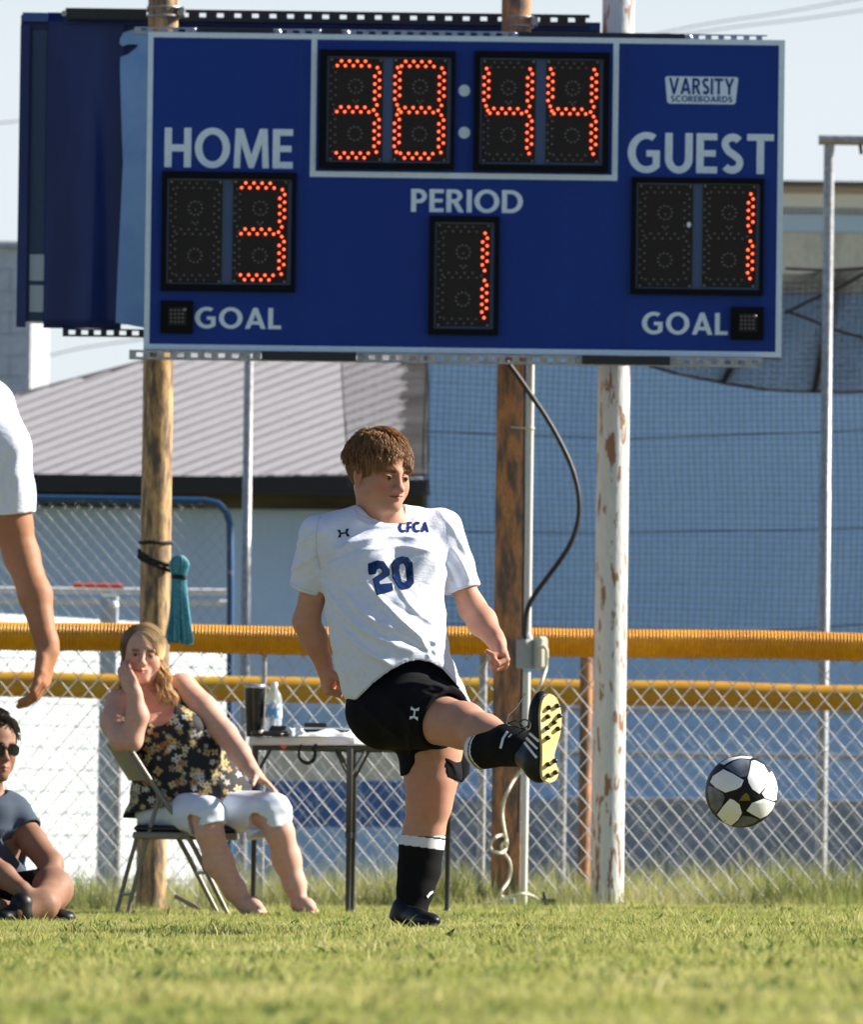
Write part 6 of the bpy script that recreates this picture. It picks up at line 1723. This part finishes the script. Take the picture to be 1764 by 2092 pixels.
    # small things
    def put(name, label, cat, x, dy, sx, sy, sz, M, rot=0, extra=None, lift=0):
        q = P(x, 1500, Yt+dy); r = thing(name, label, cat, (q.x, Yt+dy, zt+lift)); m = MB(); m.bbox((q.x, Yt+dy, zt+lift+sz/2+.0005), (sx,sy,sz), min(sx,sy,sz)*.3, Matrix.Rotation(rot,3,'Z')); m.build('body', M, r)
        if extra: extra(r, q, Yt+dy)
        return r
    M_dk = mat('dark_plastic', (.012,.013,.015), .4)
    def keys(r, q, y):
        m = MB(); m.sphere((q.x-.04, y-.03, zt+.018), .010, 10); m.sphere((q.x+.05, y-.03, zt+.010), .006, 8); m.build('metal_knob', mat('bright_metal', (.8,.75,.6), .2, .8), r)
    put('key_pouch', 'black pouch with shiny fittings lying in front of the tumbler', 'pouch', 552, -.16, .16, .06, .022, M_dk, .1, keys)
    put('black_case', 'small black case lying behind the plastic bag', 'case', 572, -.06, .09, .06, .046, M_dk, -.2)
    def top(r, q, y):
        m = MB(); m.bbox((q.x-.02, y, zt+.050), (.10,.05,.022), .005); m.build('screen_edge', M_dk, r)
        m = MB(); m.bbox((q.x+.02, y-.02, zt+.036), (.22,.12,.008), .003); m.build('tray_lip', mat('tray_grey', (.4,.45,.5), .5), r)
    put('tray', 'dark tray carrying a black device near the middle of the table', 'tray', 655, -.05, .20, .12, .030, M_dk, .25, top)
    # crumpled bag and papers
    rng = np.random.default_rng(2)
    def crumple(name, label, cat, x, dy, w, d, h, M, seed):
        q = P(x,1500,Yt+dy); n = 16; r_ = np.random.default_rng(seed); vs = []
        f = r_.uniform(0,6,6)
        for j in range(n+1):
            for i in range(n+1):
                u = i/n*2-1; v = j/n*2-1; e = max(0, 1-u*u)*max(0, 1-v*v); zz = h*e**.5*(.6+.4*math.sin(u*5+f[0])*math.sin(v*4+f[1]))+abs(math.sin(u*11+v*7+f[2]))*.006*e
                vs.append((q.x+u*w/2+.006*math.sin(v*9+f[3]), Yt+dy+v*d/2+.006*math.sin(u*8+f[4]), zt+.001+zz))
        m = MB(); m.add(vs, [(j*(n+1)+i, j*(n+1)+i+1, (j+1)*(n+1)+i+1, (j+1)*(n+1)+i) for j in range(n) for i in range(n)], False)
        o = m.build(name, M, loc=(q.x, Yt+dy, zt)); tag(o, label, cat); sd = o.modifiers.new('solid','SOLIDIFY'); sd.thickness = .0015; return o
    crumple('plastic_bag', 'crumpled clear white plastic bag on the table beside the bottle', 'bag', 602, -.12, .11, .10, .055, mat('bag_film', (.75,.8,.85), .25, trans=.3), 3)
    crumple('paper_stack', 'loose white papers spread over the near corner of the table', 'paper', 672, -.16, .26, .22, .030, mat('paper', (.78,.79,.80), .8), 5)
    crumple('white_cloth', 'white sheet draped on the right of the table behind the player', 'cloth', 760, -.02, .26, .26, .055, mat('sheet_white', (.8,.8,.8), .8), 8)
    # strap hanging under the edge
    m = MB(); pts = [(616,1520),(612,1532),(611,1544),(617,1553),(627,1558),(637,1555),(643,1546),(644,1536),(640,1528),(646,1520),(655,1519)]
    sp = smooth_path(pts, 4); m.tube([P(x, y, 40.5) for x, y in sp], [.0055+.004*math.sin(math.pi*i/(len(sp)-1))**2 for i in range(len(sp))], 6, flat=(Vector((0,1,0)), 1))
    tag(m.build('hanging_strap', M_lace, loc=P(616,1520,40.5)), 'looped black strap hanging beneath the front edge of the table', 'strap')
    q = P(580,1519,40.5); m = MB(); m.add([(q.x-.022,40.5,zt-.036),(q.x+.022,40.5,zt-.036),(q.x,40.5,zt-.056),(q.x-.022,40.51,zt-.036),(q.x+.022,40.51,zt-.036),(q.x,40.51,zt-.056)], [(0,2,1),(3,4,5),(0,1,4,3),(1,2,5,4),(2,0,3,5)], False)
    tag(m.build('red_tag', M_red, loc=q), 'small red tag peeking out under the left of the table edge', 'tag')
table()

# ------------------------------------------------------------------ sitter in sunglasses
def sitter():
    Y = 36.0; A = lambda x, y, d=0.0: J(x-8, y+3, d, Y)
    g = ground_z(-1.6, Y)
    root = thing('person', 'dark haired man in sunglasses and grey blue shirt sitting cross legged at lower left', 'person', (A(0,1)[0], Y, g))
    b = SDF(); fr = head(b, A(-8,1524,-.06), [.52,-.85,-.06], [.04,0,1], scale=1.06, chub=.3, s_eye=.8); hc, HM, hs = fr
    b.cap(hc+HM@np.array([0,-.02,-.06]), A(-20,1625,.04), .058, .062, .03)
    b.loft([(A(-45,1860)[0], Y+.05, A(-45,1860)[2], .17, .12, .3), (A(-45,1760)[0], Y+.03, A(-45,1760)[2], .16, .12, .3), (A(-30,1680)[0], Y, A(-30,1680)[2], .18, .12, .3), (A(-25,1640)[0], Y, A(-25,1640)[2], .13, .09, .3)], k=.04)
    sL = A(32,1655,.02); eL = A(112,1762,-.12); wL = A(113,1832,-.26)
    b.cap(A(-20,1640,.02), sL, .06, .055, .03); b.chain([sL, A(75,1715,-.05), eL, A(113,1797,-.20), wL], [.055,.052,.046,.042,.030], .02)
    hand(b, wL, [.10,-.10,-1], [-.3,1,0], [-1,-.2,0], [(.3,.4,.3)]*4, scale=.95, thumb_pose=(.4,.3,.3))
    sR = A(-85,1660,-.02); eR = A(-35,1745,-.28); wR = A(62,1822,-.42)
    b.cap(A(-20,1640,.02), sR, .06, .055, .03); b.chain([sR, A(-70,1705,-.15), eR, A(15,1785,-.36), wR], [.055,.050,.046,.044,.029], .02)
    hand(b, wR, [.50,-.10,-.85], [-.7,.6,-.35], [-.4,-.8,-.1], [(.35,.5,.3)]*4, scale=.95, thumb_pose=(.4,.4,.4))
    kL = A(118,1812,-.22); kR = A(-120,1810,-.25)
    b.cap(A(-20,1850,.0), kL, .085, .070, .04); b.chain([kL, A(95,1845,-.40), A(45,1862,-.48)], [.066,.056,.040], .03)
    b.cap(A(-70,1850,.0), kR, .085, .070, .04); b.chain([kR, A(-60,1845,-.40), A(60,1868,-.34)], [.066,.056,.040], .03)
    base = (.27,.145,.095); col = face_color(base, fr, brow=(.03,.02,.015), lip=(.42,.14,.12), blush=.4)
    sdf_object(b, 'body', .0055, M_skin, root, fine=[(hc-[.13,.15,.14], hc+[.13,.13,.17], .0030), (wL-[.07,.09,.14], wL+[.07,.09,.05], .0035), (wR-[.05,.11,.125], wR+[.12,.08,.05], .0035)], color=col)
    short_hair(fr, root, M_hair, (.035,.023,.016), n=5500, seed=9, length=.040, fringe=.014, lift=.010, messy=.15)
    # sunglasses
    gl = mat('lens_black', (.005,.005,.006), .08)
    w = lambda x, y, z: Vector(hc+HM@(np.array([x,y,z])*hs))
    for sx in (-1,1):
        out = arc(sx*.033, -.002, .0275, .0205, 0, 360, 22)[:-1]; vs, fs = fill([out]); m = MB(); m.smooth = True
        F_ = [w(x, .101-.9*(x*sx-.02)**2*9*(1 if x*sx > .02 else 0), z) for x, z in vs]; m.add(F_, fs); m.add([v-Vector(HM[:,1])*.003 for v in F_], [tuple(reversed(f)) for f in fs])
        e = [w(x, .101-.9*(x*sx-.02)**2*9*(1 if x*sx > .02 else 0), z) for x, z in out]; m.tube(e+[e[0]], .0022, 5, caps=False)
        g_ = m.build('sunglass_lens', gl, root)
        m = MB(); m.tube([w(sx*.060,.088,.006), w(sx*.076,.05,.006), w(sx*.084,-.005,.004)], .003, 6); m.build('sunglass_arm', gl, root)
    m = MB(); m.tube([w(-.010,.104,.006), w(0,.107,.009), w(.010,.104,.006)], .0028, 6); m.build('sunglass_bridge', gl, root)
    # shirt, shorts, shoes
    M_tee = mat('slate_tee', (.045,.065,.10), .9, fine=.06, bscale=200, bump=.15, bdist=.002)
    t = SDF()
    t.loft([(A(-42,1850)[0], Y+.04, A(-42,1850)[2], .20, .145, .3), (A(-40,1760)[0], Y+.02, A(-40,1760)[2], .18, .14, .3), (A(-28,1690)[0], Y, A(-28,1690)[2], .20, .14, .3), (A(-25,1640)[0], Y, A(-25,1640)[2], .16, .11, .3), (A(-22,1618)[0], Y+.02, A(-22,1618)[2], .09, .08, .3)], k=.03)
    t.cap(A(-15,1640,.02), A(32,1652,.02), .070, .066, .03); t.cap(A(32,1655,.02), A(66,1702,-.04), .067, .066, .02)
    t.cap(A(-20,1640,.02), A(-85,1660,-.02), .07, .066, .03); t.cap(A(-85,1660,-.02), A(-72,1705,-.15), .067, .062, .02)
    t.field(lambda X, Y_, Z, cur: (.004*np.sin(X*40+Z*30)*np.sin(Z*34-X*20)).astype(np.float32))
    for (p, q) in ((A(60,1694,-.03), unit(A(112,1762,-.12)-A(32,1655,.02))), (A(-73,1700,-.14), unit(A(-35,1745,-.28)-A(-85,1660,-.02)))):
        x = unit(np.cross(q, [0,1,0])); y = np.cross(q, x); t.box(p+q*.066, (.09,.09,.06), np.stack([x,y,q],1), rad=.003, k=.004, op='sub'); t.cap(p+q*.02, p-q*.03, .058, .058, .004, 'sub')
    t.cap(A(-18,1612,.02), A(-10,1590,-.02), .066, .075, .006, 'sub')
    sdf_object(t, 'tee_shirt', .005, M_tee, root)
    s = SDF(); s.ell(A(-40,1850,.02), (.20,.17,.10), k=.04); s.cap(A(-20,1845,.0), A(92,1818,-.17), .105, .088, .04); s.cap(A(-70,1845,.0), A(-105,1818,-.2), .105, .088, .04)
    q = unit(A(118,1812,-.22)-A(-20,1850,0)); x = unit(np.cross(q,[0,0,1])); y = np.cross(q,x); s.box(A(100,1816,-.18)+q*.09, (.12,.12,.08), np.stack([x,y,q],1), rad=.003, k=.004, op='sub')
    zf = g-.0; s.field(lambda X, Y_, Z, cur: np.maximum(cur, (zf-Z).astype(np.float32))-cur)
    sdf_object(s, 'shorts', .006, M_shorts, root)
    for (h_, t_) in (((66,1862,-.46),(-5,1864,-.52)), ((85,1868,-.22),(160,1868,-.30))):
        a_ = A(*h_); b_ = A(*t_); a_[2] = g+.014; b_[2] = g+.014
        u = SDF(); shoe_upper(u, a_, b_, [0,0,1], h=.07, w=.045); sh = sdf_object(u, 'shoe', .005, M_boot, root)
        d = unit(b_-a_); L = np.linalg.norm(b_-a_); sdv = np.cross(d, [0,0,1]); ol = [(.03,.0),(.036,.3),(.034,.55),(.044,.8),(.034,1.0),(0,1.06),(-.034,1.0),(-.044,.8),(-.034,.55),(-.036,.3),(-.03,0),(0,-.04)]
        m = MB(); e = [Vector(a_+sdv*p*1.05+d*q*L+np.array([0,0,.006])) for p, q in ol]; n = len(e)
        m.add(e+[v-Vector((0,0,.022)) for v in e], [tuple(range(n)), tuple(range(2*n-1,n-1,-1))]+[(i,(i+1)%n,n+(i+1)%n,n+i) for i in range(n)]); m.build('shoe_sole', M_cuff, sh)
sitter()

# ------------------------------------------------------------------ standing man cut by the left edge
def left_man():
    Y = 24.0; A = lambda x, y, d=0.0: J(x, y, d, Y)
    g = ground_z(-1.3, Y); cx = A(-185,1)[0]
    root = thing('person', 'man in white short sleeved shirt with bare arm hanging, cut off by left edge', 'person', (cx, Y, g))
    b = SDF(); fr = head(b, A(-185,640,.0), [.6,-.8,-.05], [0,0,1], scale=1.03); hc, HM, hs = fr
    b.cap(hc+HM@np.array([0,-.02,-.06]), A(-185,790,.02), .055, .06, .03)
    z = lambda y: A(0,y)[2]
    b.loft([(cx, Y, z(1240), .16, .11, 0), (cx, Y, z(1100), .14, .10, 0), (cx, Y, z(950), .16, .11, 0), (cx, Y, z(810), .13, .09, 0)], k=.04)
    sL = A(-26,835,0); eL = A(44,1135,.03); wL = A(98,1330,-.06)
    b.cap(A(-120,815,0), sL, .06, .055, .03)
    b.chain([sL, A(10,990,.02), A(22,1065,.03), eL, A(72,1215,-.01), wL], [.060,.056,.052,.043,.040,.027], .02)
    hand(b, wL, [-.10,-.12,-1], [-1,.25,0], [-.2,-1,0], [(.40,.45,.3),(.40,.5,.3),(.45,.5,.3),(.5,.5,.35)], scale=.97, thumb_pose=(.14,-.05,.15), wr=.027)
    sR = A(-344,835,0); eR = A(-400,1130,.0); wR = A(-420,1330,-.05); b.cap(A(-250,815,0), sR, .06, .055, .03)
    b.chain([sR, eR, wR], [.058,.044,.027], .02); hand(b, wR, [0,-.1,-1], [1,0,0], [0,-1,0], [(.2,.3,.2)]*4, scale=.97, thumb_pose=(.3,.4,.3))
    for sx in (-1,1):
        b.chain([v3(cx+sx*.09, Y, z(1260)), v3(cx+sx*.11, Y, g+.48), v3(cx+sx*.115, Y+.01, g+.30), v3(cx+sx*.12, Y+.02, g+.08)], [.10,.062,.060,.038], .03)
    base = (.40,.185,.10); col = face_color(base, fr)
    sdf_object(b, 'body', .007, M_skin, root, fine=[(v3(eL[0]-.10, Y-.13, wL[2]-.23), v3(wL[0]+.09, Y+.12, eL[2]+.15), .0035)], color=col)
    eyes(fr, root); short_hair(fr, root, M_hair, (.03,.02,.012), n=1500, seed=2)
    t = SDF()
    t.loft([(cx, Y, z(1300), .19, .135, 0), (cx, Y, z(1100), .175, .13, 0), (cx, Y, z(950), .185, .135, 0), (cx, Y, z(825), .16, .11, 0), (cx, Y, z(780), .10, .08, 0)], k=.03)
    t.cap(A(-120,815,0), A(-30,835,0), .070, .072, .03); t.chain([A(-28,835,0), A(0,930,.01), A(22,1060,.03)], [.074,.077,.072], .02)
    t.cap(A(-250,815,0), A(-340,835,0), .07, .072, .03); t.cap(A(-340,835,0), A(-378,1050,0), .072, .068, .02)
    t.field(lambda X, Y_, Z, cur: (.006*np.sin(X*30+Z*22+1)*np.sin(Z*26-X*24)).astype(np.float32))
    t.field(warp_lines([([(5,1005),(12,960),(22,930)], 10, -.010), ([(8,1040),(20,1010),(28,980)], 8, -.008)], Y, 1/S(Y)))
    q = unit([.10,.03,-1]); 
    for p in (A(20,1050,.03), A(-376,1040,0)):
        x = unit(np.cross(q,[0,1,0])); y = np.cross(q,x); t.box(p+q*.082, (.10,.10,.08), np.stack([x,y,q],1), rad=.003, k=.004, op='sub'); t.cap(p+q*.02, p-q*.04, .062, .062, .004, 'sub')
    t.cap(A(-185,785,.0), A(-185,730,-.02), .066, .08, .006, 'sub')
    sdf_object(t, 'tee_shirt', .0055, M_shirt, root)
    s = SDF(); s.loft([(cx, Y, z(1400), .19, .13, 0), (cx, Y, z(1270), .18, .13, 0)], k=.03)
    for sx in (-1,1): s.cap(v3(cx+sx*.09, Y, z(1300)), v3(cx+sx*.11, Y, g+.52), .115, .10, .03)
    sdf_object(s, 'shorts', .008, M_shorts, root)
    for sx in (-1,1):
        u = SDF(); shoe_upper(u, v3(cx+sx*.12, Y+.07, g+.02), v3(cx+sx*.14, Y-.20, g+.02), [0,0,1], h=.09, w=.045); sdf_object(u, 'boot', .007, M_boot, root)
left_man()

# ------------------------------------------------------------------ teal bundle on the left post
def bundle():
    Y = 44.55; rng = np.random.default_rng(6)
    root = thing('rope_bundle', 'teal bundle of cords strapped to the tan left post with black webbing', 'rope', P(366,1130,Y))
    for i in range(46):
        u = rng.uniform(-1,1); d = math.sqrt(max(0,1-u*u))*rng.uniform(-1,.3); f = rng.uniform(0,6)
        yb = 1322-rng.uniform(0,14)-5*abs(u); kx = 1/S(Y)
        pts = [(366+u*12, 1134+6*u*u, d*.020),(366+u*19,1152,d*.032),(366+u*13,1178,d*.022),(366+u*15,1210,d*.03),(367+u*20,1260,d*.045),(368+u*26+2*math.sin(f),yb-10,d*.055),(368+u*25,yb,d*.055)]
        m = MB(); m.tube([P(x, y, Y-.06+dd) for x, y, dd in smooth_path(pts, 4)], .0058, 6); m.build('cord', M_teal, root)
    k = 1/S(Y)
    m = MB(); c = P(366,1178,Y-.06); m.lathe(c, [(14*k,-.010),(15.5*k,-.010),(15.5*k,.010),(14*k,.010)], 16, Vector((.08,0,1)).normalized()); m.build('tie_band', M_lace, root)
    # webbing round the post
    px, pY, pr = LP
    zc1 = P(318,1106,Y).z; pts = []
    for i in range(17):
        a = math.radians(160+i*(300-160+60)/16); pts.append(Vector((px+math.cos(a)*(pr+.004), pY+math.sin(a)*(pr+.004), zc1+.002*math.sin(i))))
    m = MB(); m.tube(pts, .008, 6); m.build('webbing', M_lace, root)
    for (z0, z1) in ((1122,1152),(1132,1162)):
        pts = []
        for i in range(17):
            t = i/16; a = math.radians(175+t*145); p = Vector((px+math.cos(a)*(pr+.006), pY+math.sin(a)*(pr+.006), P(300, z0+(z1-z0)*t, Y).z)); pts.append(p)
        pts.append(P(352,z1+4,Y-.05)); m = MB(); m.tube(pts, .010, 6); m.build('webbing', M_lace, root)
    pts = []
    for i in range(13):
        a = math.radians(180+i*180/12); pts.append(Vector((px+math.cos(a)*(pr+.003), pY+math.sin(a)*(pr+.003), P(340,1296,Y).z+.006*math.sin(i*.5))))
    m = MB(); m.tube(pts, .003, 5); tag(m.build('wire_loop', M_cable, loc=pts[0]), 'thin dark wire looped round the tan post above the woman', 'wire')
bundle()
def stick():
    Y = 41.5; a = P(360,1830,Y+.2); b = P(426,1868,Y-.1); m = MB(); a.z = max(a.z, ground_z(a.x,Y)+.03)
    m.tube([a, a.lerp(b,.5)+Vector((0,0,.003)), b], [.011,.012,.010], 7); tag(m.build('wooden_stake', M_wood, loc=b), 'weathered wooden stake lying in the grass behind the chair legs', 'stake')
    # stray stalks in the lawn
    for (x0,y0,x1,y1,Y,lab) in ((1082,1862,1105,1945,19.5,'long dry grass stalk standing out of the turf right of the standing foot'),(1300,1870,1318,1895,30,'pale dry stalk in the turf below the white post')):
        p = P(x1,y1,Y); p.z = ground_z(p.x,Y); q = P(x0,y0,Y); m = MB(); m.tube([p, p.lerp(q,.5)+Vector((.004,0,.01)), q], [.0016,.0013,.0007], 5); tag(m.build('grass_stalk', mat('dry_stalk', (.5,.45,.25), .7) if 'dry_stalk' not in bpy.data.materials else bpy.data.materials['dry_stalk'], loc=p), lab, 'stalk')
stick()

# ------------------------------------------------------------------ groups of like things
GROUPS = {'steel_post': 'steel posts carrying the scoreboards', 'support_rail': 'slotted rails holding the scoreboards', 'pipe_clamp': 'clamps round the posts above the boards',
          'overhead_wire': 'overhead wires in the sky', 'cage_pole': 'tall galvanised cage poles', 'chain_link_fence': 'chain link fences with yellow top tubes', 'grass_stalk': 'stray stalks in the turf'}
for o in SC.objects:
    if o.parent is None and o.name.split('.')[0] in GROUPS: o['group'] = GROUPS[o.name.split('.')[0]]
